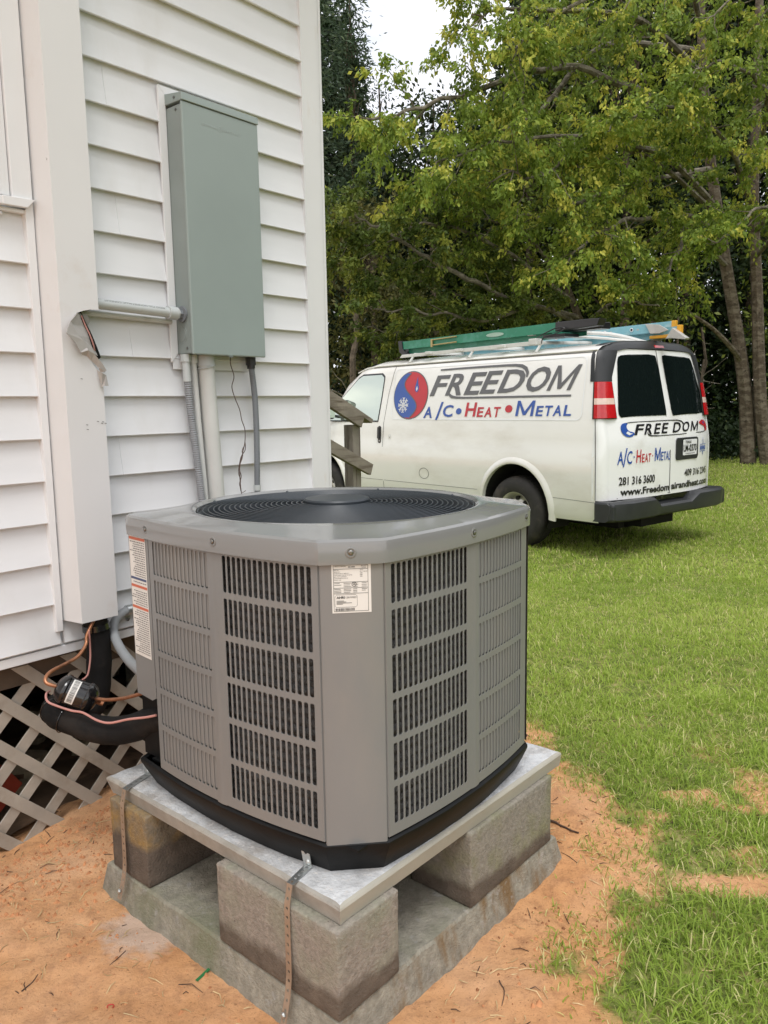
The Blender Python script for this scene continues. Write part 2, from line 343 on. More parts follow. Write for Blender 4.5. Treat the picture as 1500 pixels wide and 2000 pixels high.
# ---------------------------------------------------------------- ground
def sstep(a, b, x):
    t = np.clip((x-a)/(b-a), 0, 1); return t*t*(3-2*t)
_ng = {}
def vnoise(x, y, sc, seed=0):
    """cheap tiling value noise, numpy"""
    g = _ng.get(seed)
    if g is None: g = _ng[seed] = np.random.default_rng(100+seed).random((256, 256))
    X = np.asarray(x)*sc+37.3; Y = np.asarray(y)*sc+91.7
    i = np.floor(X).astype(int); j = np.floor(Y).astype(int); u = X-i; v = Y-j; u = u*u*(3-2*u); v = v*v*(3-2*v)
    a = g[i % 256, j % 256]; b = g[(i+1) % 256, j % 256]; c = g[i % 256, (j+1) % 256]; d = g[(i+1) % 256, (j+1) % 256]
    return (a*(1-u)+b*u)*(1-v)+(c*(1-u)+d*u)*v
def fbm(x, y, sc, oct=4, seed=0):
    r = 0; amp = 1; t = 0
    for k in range(oct): r = r+amp*vnoise(x, y, sc*2**k, seed+k); t += amp; amp *= .5
    return r/t
XBY = [-5, 1.2, 1.5, 1.62, 1.75, 1.95, 2.1, 2.35, 2.7, 3.2, 3.6, 4.2, 5.2, 40]
XBX = [.5, .5, .42, .34, .34, .42, .50, .52, .42, .34, .2, -.3, -9, -9]
def cover(x, y):
    """0 = bare sand, 1 = full turf"""
    d = x-np.interp(y, XBY, XBX)
    n = fbm(x, y, 2.3, 4, 3)-.5; n2 = fbm(x, y, 9, 3, 9)-.5
    ramp_w = np.interp(y, [1.4, 1.9, 2.3, 3.2, 5], [.20, .36, .50, .55, .7])
    c = sstep(-.12, 1, d/ramp_w+n*1.5+n2*1.1)
    hole = sstep(.50, .62, fbm(x, y, 4.5, 4, 11))*sstep(3.6, 2.2, y); c = c*(1-.6*hole*sstep(1.9, 2.3, y))
    patch = np.exp(-(((x-.95)/.14)**2+((y-1.99)/.05)**2))
    return np.clip(c-patch*1.3, 0, 1)
def gz(x, y, detail=True):
    x = np.asarray(x, float); y = np.asarray(y, float)
    z = -.16*sstep(2.6, 7.2, y) - .03*sstep(9, 14, y)
    # heap of dug sand against the lattice
    hx = (x-HOUSE.translation.x)*math.sin(AW)+(y-HOUSE.translation.y)*math.cos(AW)
    hy = -(-(x-HOUSE.translation.x)*math.cos(AW)+(y-HOUSE.translation.y)*math.sin(AW))   # distance out of wall
    z = z + .055*np.exp(-((hx-1.32)/.26)**2)*np.exp(-((hy-.10)/.28)**2)
    z = z - .03*sstep(0, -.5, hy)*sstep(2.6, 2.2, hx)
    if detail:
        near = sstep(9, 4, np.hypot(x, y-1))
        sand = 1-cover(x, y)
        z = z+near*((fbm(x, y, 1.3, 3, 20)-.5)*.035+(fbm(x, y, 7, 4, 30)-.5)*.026*(.4+sand)+(fbm(x, y, 30, 3, 40)-.5)*.011*(.2+sand)
                    + (np.abs(fbm(x, y, 14, 3, 50)-.5))*.016*sand)
        z = z+(1-near)*(fbm(x, y, .5, 3, 60)-.5)*.05
    return z
def graded(a0, a1, step, lo, hi, grow=1.16):
    c = list(np.arange(a0, a1, step)); s = step; v = c[-1]
    while v < hi: s *= grow; v += s; c.append(v)
    s = step; v = c[0]; pre = []
    while v > lo: s *= grow; v -= s; pre.append(v)
    return np.array(pre[::-1]+c)
gx = graded(-2.0, 2.3, .014, -160, 160); gy = graded(.95, 3.9, .014, -120, 260)
GX, GY = np.meshgrid(gx, gy); GZ = gz(GX, GY); CV = cover(GX, GY)
nx, ny = len(gx), len(gy)
V = np.stack([GX.ravel(), GY.ravel(), GZ.ravel()], 1)
idx = np.arange(nx*ny).reshape(ny, nx)
F = np.stack([idx[:-1, :-1].ravel(), idx[:-1, 1:].ravel(), idx[1:, 1:].ravel(), idx[1:, :-1].ravel()], 1)
gm = bpy.data.materials.new('sandy_soil_and_turf'); gm.use_nodes = True
t = gm.node_tree; n = t.nodes; l = t.links; b = n['Principled BSDF']; b.inputs['Roughness'].default_value = .95; b.inputs['Specular IOR Level'].default_value = .15
tcn = n.new('ShaderNodeTexCoord')
def gnoise(sc, det=6, rg=.6):
    x = n.new('ShaderNodeTexNoise'); x.inputs['Scale'].default_value = sc; x.inputs['Detail'].default_value = det; x.inputs['Roughness'].default_value = rg
    l.new(tcn.outputs['Object'], x.inputs['Vector']); return x.outputs['Fac']
def gramp(src, stops):
    r = n.new('ShaderNodeValToRGB'); el = r.color_ramp.elements
    el[0].position, el[0].color = stops[0][0], (*stops[0][1], 1); el[1].position, el[1].color = stops[-1][0], (*stops[-1][1], 1)
    for p, c in stops[1:-1]: q = el.new(p); q.color = (*c, 1)
    l.new(src, r.inputs[0]); return r.outputs[0]
def gmix(f, a, c):
    m_ = n.new('ShaderNodeMix'); m_.data_type = 'RGBA'; l.new(f, m_.inputs[0]); l.new(a, m_.inputs[6])
    if isinstance(c, tuple): m_.inputs[7].default_value = (*c, 1)
    else: l.new(c, m_.inputs[7])
    return m_.outputs[2]
sandc = gramp(gnoise(3, 8), [(.3, (.56, .275, .12)), (.5, (.62, .325, .15)), (.72, (.68, .385, .20))])
sandc = gmix(gramp(gnoise(26, 8, .7), [(.50, (0, 0, 0)), (.68, (.85, .85, .85))]), sandc, (.36, .175, .085))
sandc = gmix(gramp(gnoise(1.7, 5), [(.45, (0, 0, 0)), (.70, (.55, .55, .55))]), sandc, (.72, .46, .29))
sandc = gmix(gramp(gnoise(11, 8, .7), [(.54, (0, 0, 0)), (.64, (.5, .5, .5))]), sandc, (.43, .22, .11))
sandc = gmix(gramp(gnoise(150, 4, .7), [(.60, (0, 0, 0)), (.70, (.85, .85, .85))]), sandc, (.15, .075, .04))
soil = gramp(gnoise(14, 8, .7), [(.35, (.08, .11, .025)), (.52, (.20, .23, .06)), (.7, (.42, .33, .16))])
_d = (290-750)/1525*CX-(1812-1000)/1525*CU+_f; _g = CAMP+_d*(-CAMP.z/_d.z)
vm = n.new('ShaderNodeVectorMath'); vm.operation = 'DISTANCE'; l.new(tcn.outputs['Object'], vm.inputs[0]); vm.inputs[1].default_value = _g
m3 = n.new('ShaderNodeMath'); m3.operation = 'MULTIPLY_ADD'; l.new(gnoise(20, 6), m3.inputs[0]); m3.inputs[1].default_value = -.16; l.new(vm.outputs['Value'], m3.inputs[2])
sandc = gmix(gramp(m3.outputs[0], [(.0, (.85, .85, .85)), (.05, (0, 0, 0))]), sandc, (.60, .46, .37))
at_ = n.new('ShaderNodeAttribute'); at_.attribute_name = 'tint'
mth = n.new('ShaderNodeMath'); mth.operation = 'MULTIPLY_ADD'; l.new(gnoise(60, 5), mth.inputs[0]); mth.inputs[1].default_value = .5; mth.inputs[2].default_value = -.25
ad = n.new('ShaderNodeMath'); ad.operation = 'ADD'; l.new(mth.outputs[0], ad.inputs[0]); l.new(at_.outputs['Fac'], ad.inputs[1])
fac = gramp(ad.outputs[0], [(.42, (0, 0, 0)), (.75, (1, 1, 1))])
l.new(gmix(fac, sandc, soil), b.inputs['Base Color'])
bn = n.new('ShaderNodeBump'); bn.inputs['Strength'].default_value = .9; bn.inputs['Distance'].default_value = .008
l.new(gnoise(90, 8, .75), bn.inputs['Height']); l.new(bn.outputs[0], b.inputs['Normal'])
gnd = npmesh('ground', V, F, gm, tint=CV.ravel(), smooth=True); gnd['kind'] = 'structure'

# ---------------------------------------------------------------- house
PITCHZ = .1262; Z0 = 1.371-6*PITCHZ
house = Thing('house', 'white clapboard house with grey service panel and lattice skirt', 'house', HOUSE, (0, 0, 0))
def board(x0, x1, z, dz=0, h=PITCHZ, wob=0):
    mb = MB(); n = max(2, int((x1-x0)/.25))
    prof = [(-.0015, h+.012), (-.0025, h-.002), (-.009, h*.5), (-.0185, .008), (-.0205, .002), (-.0185, -.0008), (-.001, .004)]
    rings = []
    for i in range(n+1):
        x = x0+(x1-x0)*i/n; e = (noise.noise(Vector((x*2.1, z*7, wob)))*.0012)
        rings.append([(x, y+dz+e*(1 if zz < h*.9 else 0), z+zz+(e*.6 if zz < .01 else 0)) for y, zz in prof])
    mb.loft(rings); return mb
k = 0; z = Z0; WINX = 1.146
while z < 3.45:
    left_end = WINX if z > 1.9 else 1.150
    x0 = 1.150
    if z < 1.86:
        house.part('siding_board', board(-2.6, 1.138, z), M['siding'], smooth=30)
    # right of the pipe cover, some boards lap at a joint
    segs = [(1.15, 2.252)]
    if k % 3 == 1: segs = [(1.15, 1.395+.02*(k % 4)), (1.387+.02*(k % 4), 2.252)]
    for q, (a, c) in enumerate(segs):
        house.part('siding_board', board(a, c, z, dz=-.0016*q), M['siding'], smooth=30)
    if z >= 1.86: pass
    z += PITCHZ; k += 1
mb = MB(); mb.box(-2.6, 1.05, -.012, -.002, 1.895, 1.925)
house.part('siding_board', board(-2.6, 1.06, 1.371+4*PITCHZ, h=.03), M['siding'])
# wall core, end wall, floor frame, roof
mb = MB(); mb.box(-2.6, 2.34, .0, .10, .60, 3.6); mb.box(2.24, 2.338, .10, 5, .60, 3.6); mb.box(-2.6, -2.5, .1, 5, .6, 3.6); mb.box(-2.5, 2.24, 4.9, 5, .6, 3.6)
house.part('wall_core', mb, M['trim'])
mb = MB(); mb.box(2.24, 2.33, .05, 5, -.3, .595); mb.box(-2.6, -2.5, .05, 5, -.3, .595); mb.box(-2.5, 2.24, 4.9, 5, -.3, .595)  # unseen solid boards, added to keep daylight out from under the floor
house.part('light_block_skirt', mb, M['wood_dark'])
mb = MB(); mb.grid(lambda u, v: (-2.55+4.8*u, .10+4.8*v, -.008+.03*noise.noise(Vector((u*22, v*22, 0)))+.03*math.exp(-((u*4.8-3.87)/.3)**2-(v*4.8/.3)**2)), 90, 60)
house.part('crawlspace_shade_soil', mb, M['crawl'], smooth=True)  # added sheet over the ground, coloured dark to stand for shade
zz = Z0
while zz < 3.45:
    mbb = MB(); prof = [(2.339, PITCHZ), (2.342, PITCHZ*.5), (2.350, .003), (2.349, -.001), (2.339, .0)]
    mbb.loft([[(x, y, zz+h) for x, h in prof] for y in (.1, 5.0)]); house.part('end_siding_board', mbb, M['siding']); zz += PITCHZ
mb = MB(); mb.box(2.250, 2.346, -.020, -.0005, .595, 3.6); mb.box(2.339, 2.358, -.020, .095, .595, 3.6)
house.part('corner_board', mb, M['trim'], bevel=.002)
mb = MB(); mb.box(2.244, 2.250, -.022, -.001, .6, 3.6)
house.part('corner_channel', mb, M['trim'])
mb = MB(); mb.box(-2.6, 2.33, .035, .07, .50, .60); mb.box(-2.6, 2.33, .07, 5, .56, .60)
for yy in np.arange(.4, 4.8, .41): mb.box(-2.6, 2.33, yy, yy+.04, .42, .56)
house.part('floor_frame', mb, M['wood_dark'])
mb = MB(); mb.box(-2.6, 2.345, -.014, .034, .578, .606)
house.part('starter_strip', mb, M['trim'], bevel=.002)
mb = MB(); mb.box(-3.0, 2.75, -.42, 5.4, 3.60, 3.64)  # eave out of view, added for the shade it gives the wall
house.part('unseen_soffit', mb, M['unseen_soffit'])
mb = MB(); mb.prism([(-.45, 3.64), (2.5, 5.2), (5.45, 3.64)], lambda p, a: (a, p[0], p[1]), -3.0, 2.75)
house.part('roof', mb, M['roof'])
# window casing on the left
mb = MB(); mb.box(1.088, 1.146, -.030, -.001, 1.925, 3.3)
house.part('window_casing', mb, M['trim'], bevel=.002)
mb = MB(); mb.box(1.052, 1.086, -.020, -.001, 1.93, 3.3); mb.box(1.040, 1.050, -.026, -.001, 1.93, 3.3)
house.part('window_channel', mb, M['trim'], bevel=.0015)
mb = MB(); mb.box(.2, 1.038, -.012, -.001, 1.93, 3.3)
house.part('window_sash', mb, M['trim'])
mb = MB(); mb.box(-2.6, 1.060, -.040, -.001, 1.900, 1.924); mb.box(-2.6, 1.130, -.022, -.001, 1.888, 1.8995)
house.part('window_sill', mb, M['trim'], bevel=.003)
mb = MB(); mb.prism([(1.124, .655), (1.145, .655), (1.148, 1.925), (1.124, 1.900)], lambda p, a: (p[0], a, p[1]), -.026, -.001)
house.part('siding_channel', mb, M['trim'], bevel=.0015)
mb = MB(); mb.prism([(1.055, 1.9245), (1.148, 1.9265), (1.124, 1.9015), (1.055, 1.9005)], lambda p, a: (p[0], a, p[1]), -.042, -.027)
house.part('siding_channel', mb, M['trim'], bevel=.0015)
# channels round the electrical panel
mb = MB(); mb.prism([(1.592, 1.484), (1.6195, 1.515), (1.6195, 2.340), (1.592, 2.368)], lambda p, a: (p[0], a, p[1]), -.024, -.0155)
house.part('panel_channel', mb, M['trim'], bevel=.0012)
mb = MB(); mb.prism([(1.592, 2.3685), (1.6195, 2.3405), (1.935, 2.3405), (1.935, 2.3685)], lambda p, a: (p[0], a, p[1]), -.024, -.0155)
house.part('panel_channel', mb, M['trim'], bevel=.0012)
mb = MB(); mb.box(1.60, 1.93, -.020, -.0155, 1.462, 1.506)
house.part('panel_channel', mb, M['trim'], bevel=.001)

# lattice skirt: every slat is a part
lat = Thing('lattice_skirt', 'tan diagonal lattice skirt below the white siding', 'lattice', HOUSE, (0, .03, 0))
H0, H1, P = -.06, .56, .154
def slat(c, fam, yo):
    w = .0262
    # centre line x+-z = c, clipped to the strip H0..H1
    pts = []
    for s_, zc in ((-1, H0), (1, H0), (1, H1), (-1, H1)):
        cc = c+s_*w; x = cc-zc if fam == 0 else cc+zc; pts.append((x, zc))
    if max(p[0] for p in pts) < -2.4 or min(p[0] for p in pts) > 2.28: return
    mb = MB(); mb.prism(pts, lambda p, a: (p[0], a, p[1]), yo, yo+.0055); lat.part('slat', mb, M['lattice'], bevel=.001)
for i in range(-24, 20): slat(1.155-.0297+i*P, 0, .0305)      # '\' slats in front
for i in range(-24, 20): slat(.749-.0320+i*P-.0, 1, .0375)     # '/' slats behind
# piers and rubble under the house
for nm, x, y, s_ in (('pier', .90, .42, .10), ('pier', 2.1, .7, .15), ('pier', -.9, .5, .15)):
    mb = MB(); mb.box(x-s_, x+s_, y, y+.3, -.06, .42)
    house.part('pier', mb, M['slab'], bevel=.006)
mb = MB(); mb.prism([(.94, .12), (1.03, .17), (1.08, .13), (1.0, .06)], lambda p, a: (p[0], a, p[1]), .20, .24)
mb.v = [(x, y, z+.02*math.sin(x*80)) for x, y, z in mb.v]
single('plastic_scrap', mb, M['redjunk'], 'faded red plastic scrap lying in the dark behind the lattice', 'scrap', HOUSE, (1.0, .22, .05))
mb = MB()
for i in range(26):
    x = random.uniform(1.1, 2.2); y = random.uniform(.35, 1.4); s_ = random.uniform(.02, .07); c = Vector((x, y, .0+s_*.4))
    ring = [[c+Vector((math.cos(a)*s_*random.uniform(.7, 1.2), math.sin(a)*s_*random.uniform(.6, 1.1), h*s_)) for a in [R(60*q) for q in range(6)]] for h in (-.5, .4)]
    mb.loft(ring)
single('rubble', mb, M['rubble'], 'broken concrete and dirt scattered under the house floor', 'rubble', HOUSE, (1.6, .8, -.02), kind='stuff')

# ---------------------------------------------------------------- line-set cover (white square duct down the wall)
cov = Thing('pipe_cover', 'white square metal pipe cover with a torn opening, running down the siding', 'pipe cover', HOUSE, (1.23, 0, .68))
YF = -.105; XL0, XL1, XR = 1.150, 1.165, 1.286
mb = MB()
mb.add([(XL0, -.012, .686), (XL1, YF, .686), (XL1, YF, 3.6), (XL0, -.012, 3.6)], [(0, 1, 2, 3)])
mb.add([(XL0+.0015, -.012, .686), (XL1+.0015, YF+.0015, .686), (XL1+.0015, YF+.0015, 3.6), (XL0+.0015, -.012, 3.6)], [(0, 3, 2, 1)])
cov.part('side_sheet', mb, M['cover'])
def cf(px, py, y=YF): p = hpt(px, py, -y); return (p.x, p.z)
notch = [cf(110+455/5.556, 580+140/5.556), cf(110+370/5.556, 580+136/5.556), cf(110+290/5.556, 580+150/5.556), cf(110+222/5.556, 580+172/5.556), cf(110+160/5.556, 580+255/5.556), cf(110+108/5.556, 580+385/5.556), cf(110+200/5.556, 580+500/5.556), cf(110+270/5.556, 580+610/5.556), cf(110+340/5.556, 580+640/5.556), cf(110+440/5.556, 580+790/5.556), cf(110+480/5.556, 580+950/5.556), cf(110+520/5.556, 580+985/5.556)]
notch[0] = (XR, notch[0][1]); notch[-1] = (XR, notch[-1][1])
front = [(XL1, .686), (XR, .686)] + notch[::-1] + [(XR, 3.6), (XL1, 3.6)]
mb = MB(); mb.prism(front, lambda p, a: (p[0], a, p[1]), YF, YF+.0015)
cov.part('front_sheet', mb, M['cover'])
mb = MB(); ztop = notch[0][1]; zbot = notch[-1][1]
mb.box(XR-.0015, XR, YF+.002, -.012, ztop+.004, 3.6); mb.box(XR-.0015, XR, YF+.002, -.012, .686, zbot-.01)
cov.part('side_sheet', mb, M['cover'])
mb = MB(); mb.box(XL1+.002, XR-.002, YF+.003, -.018, .688, .690)
cov.part('end_sheet', mb, M['cover'])
# torn flap, folded back and crumpled
def c3(zx, zy, out_): p = hpt(110+zx/5.556, 580+zy/5.556, out_); return tuple(p)
mb = MB()
A = [c3(225, 172, .112), c3(150, 265, .130), c3(105, 388, .142), c3(205, 498, .128), c3(262, 598, .122), c3(345, 575, .118)]
Bp = [c3(232, 178, .106), c3(180, 300, .118), c3(240, 420, .122), c3(290, 470, .118), c3(330, 550, .114), c3(350, 580, .110)]
Cp = [c3(238, 185, .090), c3(300, 320, .085), c3(360, 440, .082), c3(400, 560, .080), c3(430, 600, .078), c3(445, 640, .078)]
mb.add(A+Bp, [(i, i+1, 7+i, 6+i) for i in range(5)]); mb.add(Bp+Cp, [(i, i+1, 7+i, 6+i) for i in range(5)])
o = cov.part('torn_flap', mb, M['cover_in'], label='torn sheet metal folded back from the opening'); o.modifiers.new('s', 'SOLIDIFY').thickness = .0012
mb = MB()
A = [c3(262, 600, .122), c3(345, 575, .125), c3(410, 610, .120), c3(455, 670, .118), c3(505, 730, .118), c3(545, 795, .118)]
Bp = [c3(275, 622, .112), c3(330, 640, .108), c3(380, 690, .108), c3(430, 740, .108), c3(470, 780, .110), c3(520, 822, .112)]
mb.add(A+Bp, [(i, i+1, 7+i, 6+i) for i in range(5)])
mb.add([c3(440, 790, .116), c3(500, 825, .122), c3(540, 850, .116), c3(565, 965, .118), c3(520, 965, .124), c3(490, 980, .112), c3(465, 890, .110)], [(0, 1, 5, 6), (1, 2, 3, 4, 5)])
mb.add([c3(455, 762, .124), c3(480, 770, .130), c3(522, 818, .128), c3(478, 812, .121)], [(0, 1, 2, 3)])
o = cov.part('torn_flap', mb, M['cover_in'], label='ragged strip of bent sheet metal hanging below the tear'); o.modifiers.new('s', 'SOLIDIFY').thickness = .0012
mb = MB(); mb.add([c3(225, 172, .10), c3(330, 190, .05), c3(372, 262, .04), c3(330, 330, .05)], [(0, 1, 2, 3)])
cov.part('inner_sheet', mb, M['cover_in'])
mb = MB(); mb.tube(smooth_path([c3(245, 165, .07), c3(300, 290, .075), c3(355, 400, .082), c3(400, 520, .08), c3(418, 585, .07)]), .0045, 8)
mb.tube(smooth_path([c3(225, 170, .07), c3(285, 300, .07), c3(340, 410, .075), c3(390, 530, .075), c3(440, 660, .06)]), .012, 8)
cov.part('inner_pipe', mb, M['foam'], smooth=True)
mb = MB(); mb.tube(smooth_path([c3(270, 200, .09), c3(315, 310, .092), c3(365, 415, .094), c3(405, 530, .092), c3(416, 580, .085)]), .0022, 6)
cov.part('inner_wire', mb, M['wirered'], smooth=True)
# scuffs and dark scrapes on the cover are small flat marks
mb = MB()
for (px, py) in ((190, 822), (198, 826), (200, 823), (205, 826), (169, 829), (170, 838), (158, 739), (113, 905), (122, 908)):
    p = hpt(px, py, .1068 if px > 130 else .06)
    if px > 130: mb.add([(p.x, p.y, p.z), (p.x+.006, p.y, p.z-.001), (p.x+.005, p.y, p.z-.0028), (p.x-.002, p.y, p.z-.0014)], [(0, 1, 2, 3)])
cov.part('scuff_mark', mb, M['inkgrey'])

# ---------------------------------------------------------------- electrical panel
ep = Thing('electrical_panel', 'grey-green metal electrical panel mounted on the white siding', 'electrical panel', HOUSE, (1.78, 0, 1.51))
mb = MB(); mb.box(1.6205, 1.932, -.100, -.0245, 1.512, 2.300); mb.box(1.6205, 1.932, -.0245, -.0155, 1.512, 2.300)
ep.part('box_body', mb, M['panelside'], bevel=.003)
mb = MB(); mb.box(1.617, 1.935, -.111, -.1005, 1.508, 2.306)
ep.part('front_cover', mb, M['panelgrey'], bevel=.004)
mb = MB(); mb.prism([(-.0158, 2.345), (-.113, 2.331), (-.115, 2.307), (-.112, 2.307), (-.0158, 2.309)], lambda p, a: (a, p[0], p[1]), 1.616, 1.936)
ep.part('rain_cap', mb, M['panelgrey'], bevel=.002)
fn = lambda u, v: (u, -.1118, v)
mb = MB(); text(mb, 'GENERAL', fn, 1.695, 1.757, 2.2495, 2.2565, weight=.008); text(mb, 'ELECTRIC', fn, 1.782, 1.851, 2.2495, 2.2565, weight=.008)
stroke(mb, arc(1.769, 2.253, .0085, .0085, 0, 360, 20), .0016, fn); stroke(mb, arc(1.767, 2.252, .003, .004, 40, 330, 10), .0012, fn); stroke(mb, arc(1.772, 2.253, .0025, .0035, -140, 120, 10), .0012, fn)
ep.part('lettering', mb, mat('embossed_enamel', (.36, .41, .40), .3))
for z_ in (2.322, 2.286, 1.53):
    mb = MB(); mb.lathe([(.0045, 0), (.0045, .002), (.002, .0035)], (1.6203 if z_ < 2.3 else 1.6158, -.075, z_), (-1, 0, 0), 12); ep.part('screw', mb, M['screw'], smooth=True)
for r_ in (.028, .020):
    mb = MB(); mb.tube([(1.6203, -.05+math.cos(R(a))*r_, 1.575+math.sin(R(a))*r_) for a in range(0, 360, 12)], .0008, 5, closed=True); ep.part('knockout_ring', mb, M['panelside'])
mb = MB(); mb.box(1.765, 1.782, -.114, -.109, 1.503, 1.509); ep.part('hasp', mb, M['zinc'])

# conduit from the pipe cover into the panel
pc = Thing('pvc_conduit', 'grey pvc conduit running sideways from the torn cover into the panel', 'conduit', HOUSE, (1.45, -.06, 1.64))
mb = MB(); mb.tube([(1.27, -.06, 1.652), (1.575, -.06, 1.643)], .0165, 20); pc.part('pipe', mb, M['pvcgrey'], smooth=True)
mb = MB(); mb.tube([(1.560, -.06, 1.6435), (1.594, -.06, 1.6425)], .0215, 20); mb.tube([(1.594, -.06, 1.6425), (1.601, -.06, 1.6423)], .0175, 6); pc.part('coupling', mb, M['pvcgrey'], smooth=True)
mb = MB(); mb.tube([(1.2865, -.06, 1.6515), (1.300, -.06, 1.651)], .0185, 20); pc.part('end_fitting', mb, M['pvcgrey'], smooth=True)
mb = MB(); mb.tube([(1.601, -.06, 1.642), (1.6204, -.06, 1.6418)], .015, 6); mb.tube([(1.6135, -.06, 1.642), (1.6200, -.06, 1.6418)], .026, 18); pc.part('lock_nut', mb, M['flex'], smooth=True)
def onpipe(u, v): a = math.asin(max(-.95, min(.95, v/.0165))); return (u, -.06-.0169*math.cos(a), 1.652-.0295*(u-1.27)+.0169*math.sin(a))
mb = MB(); text(mb, 'RIGID PVC NONMETALLIC CONDUIT', onpipe, 1.54, 1.325, .0125, .0075, weight=.0)
pc.part('lettering', mb, M['inkgrey'])
mb = MB(); mb.tube([(1.25, -.03, 1.625), (1.592, -.03, 1.619)], .009, 12)
single('white_conduit', mb, M['pvcwhite'], 'thin white pipe just below the sideways grey conduit', 'conduit', HOUSE, (1.4, -.03, 1.62), smooth=True)

# conduits going down from the panel, each a thing
def corrug(path, r, amp, pitch, n=14):
    P_ = smooth_path(path, 60); mb = MB(); acc = 0; rs = []
    for i, p in enumerate(P_):
        if i: acc += (p-P_[i-1]).length
        rs.append(r+amp*math.sin(2*math.pi*acc/pitch))
    mb.tube(P_, rs, n); return mb
c1 = Thing('flexible_conduit', 'corrugated grey conduit, leftmost of those dropping from the panel', 'conduit', HOUSE, (1.63, -.05, .5))
c1.part('hose', corrug([(1.630, -.05, 1.49), (1.634, -.05, 1.40), (1.640, -.05, 1.30), (1.652, -.055, 1.15), (1.662, -.06, 1.0), (1.668, -.07, .86), (1.672, -.09, .75)], .0120, .0010, .0075), M['flexl'], smooth=True)
mb = MB(); mb.tube([(1.630, -.05, 1.511), (1.630, -.05, 1.486)], .0175, 6); mb.tube([(1.630, -.05, 1.486), (1.6315, -.05, 1.42)], .0135, 16); c1.part('fitting', mb, M['pvcgrey'], smooth=30)
c2 = Thing('thin_white_conduit', 'thin whitish conduit between the corrugated hose and the fat pipe', 'conduit', HOUSE, (1.67, -.05, .35))
mb = MB(); mb.tube([(1.664, -.045, 1.49), (1.672, -.045, 1.3), (1.687, -.045, 1.03), (1.70, -.045, .70), (1.70, -.045, .0)], .0105, 14); c2.part('pipe', mb, M['pvcwhite'], smooth=True)
mb = MB(); mb.tube([(1.6635, -.045, 1.511), (1.664, -.045, 1.483)], .0155, 14); c2.part('fitting', mb, M['pvcwhite'], smooth=30)
c3_ = Thing('fat_white_conduit', 'fat painted white conduit dropping from the middle of the panel', 'conduit', HOUSE, (1.71, -.05, .3))
mb = MB(); mb.tube([(1.712, -.05, 1.48), (1.716, -.05, 1.39), (1.733, -.05, 1.03), (1.745, -.05, .7), (1.745, -.05, .0)], .0285, 24); c3_.part('pipe', mb, M['pvcwhite'], smooth=True)
mb = MB(); mb.tube([(1.711, -.05, 1.511), (1.712, -.05, 1.474)], .0325, 24); mb.tube([(1.711, -.05, 1.474), (1.712, -.05, 1.470)], .0345, 24); c3_.part('fitting', mb, M['pvcgrey'], smooth=30)
c4 = Thing('black_flexible_conduit', 'dark grey ribbed conduit, rightmost of those dropping from the panel', 'conduit', HOUSE, (1.92, -.05, .9))
c4.part('hose', corrug([(1.916, -.05, 1.48), (1.922, -.05, 1.43), (1.928, -.05, 1.36), (1.930, -.05, 1.25), (1.9275, -.05, 1.14), (1.923, -.05, 1.03), (1.918, -.055, .93), (1.91, -.07, .80)], .0108, .0005, .006), M['flex'], smooth=True)
mb = MB(); mb.tube([(1.914, -.05, 1.511), (1.915, -.05, 1.482)], .0185, 8); mb.tube([(1.915, -.05, 1.482), (1.916, -.05, 1.470)], .0145, 14); c4.part('fitting', mb, M['blackpl'], smooth=30)
mb = MB(); mb.tube([(1.9235, -.05, 1.040), (1.9228, -.05, 1.02)], .0135, 12); c4.part('collar', mb, M['pvcgrey'], smooth=30)
wire = [(px_, py_) for px_, py_ in ((450, 695), (450.5, 712), (457, 735), (453, 755), (458, 775), (468, 800), (472, 820), (478, 838), (478.5, 862), (474, 884), (468, 915), (470, 950), (472, 965))]
mb = MB(); mb.tube(smooth_path([hpt(a, b_, .055) for a, b_ in wire]), .0016, 6)
mb.tube(smooth_path([hpt(a, b_, .055) for a, b_ in ((478.5, 862), (479, 878), (472, 890), (469, 900), (467, 915), (471, 930), (468, 945), (471, 956))]), .0016, 6)
mb.tube(smooth_path([hpt(a, b_, .055) for a, b_ in ((478.5, 868), (473, 880), (474, 892), (467, 912), (466, 925), (470, 938), (469, 950), (472, 962), (480, 958))]), .0012, 6)
single('dangling_wire', mb, M['wirebr'], 'loose twisted brown wire dangling from the bottom of the panel', 'wire', HOUSE, (1.85, -.055, 1.03), smooth=True)

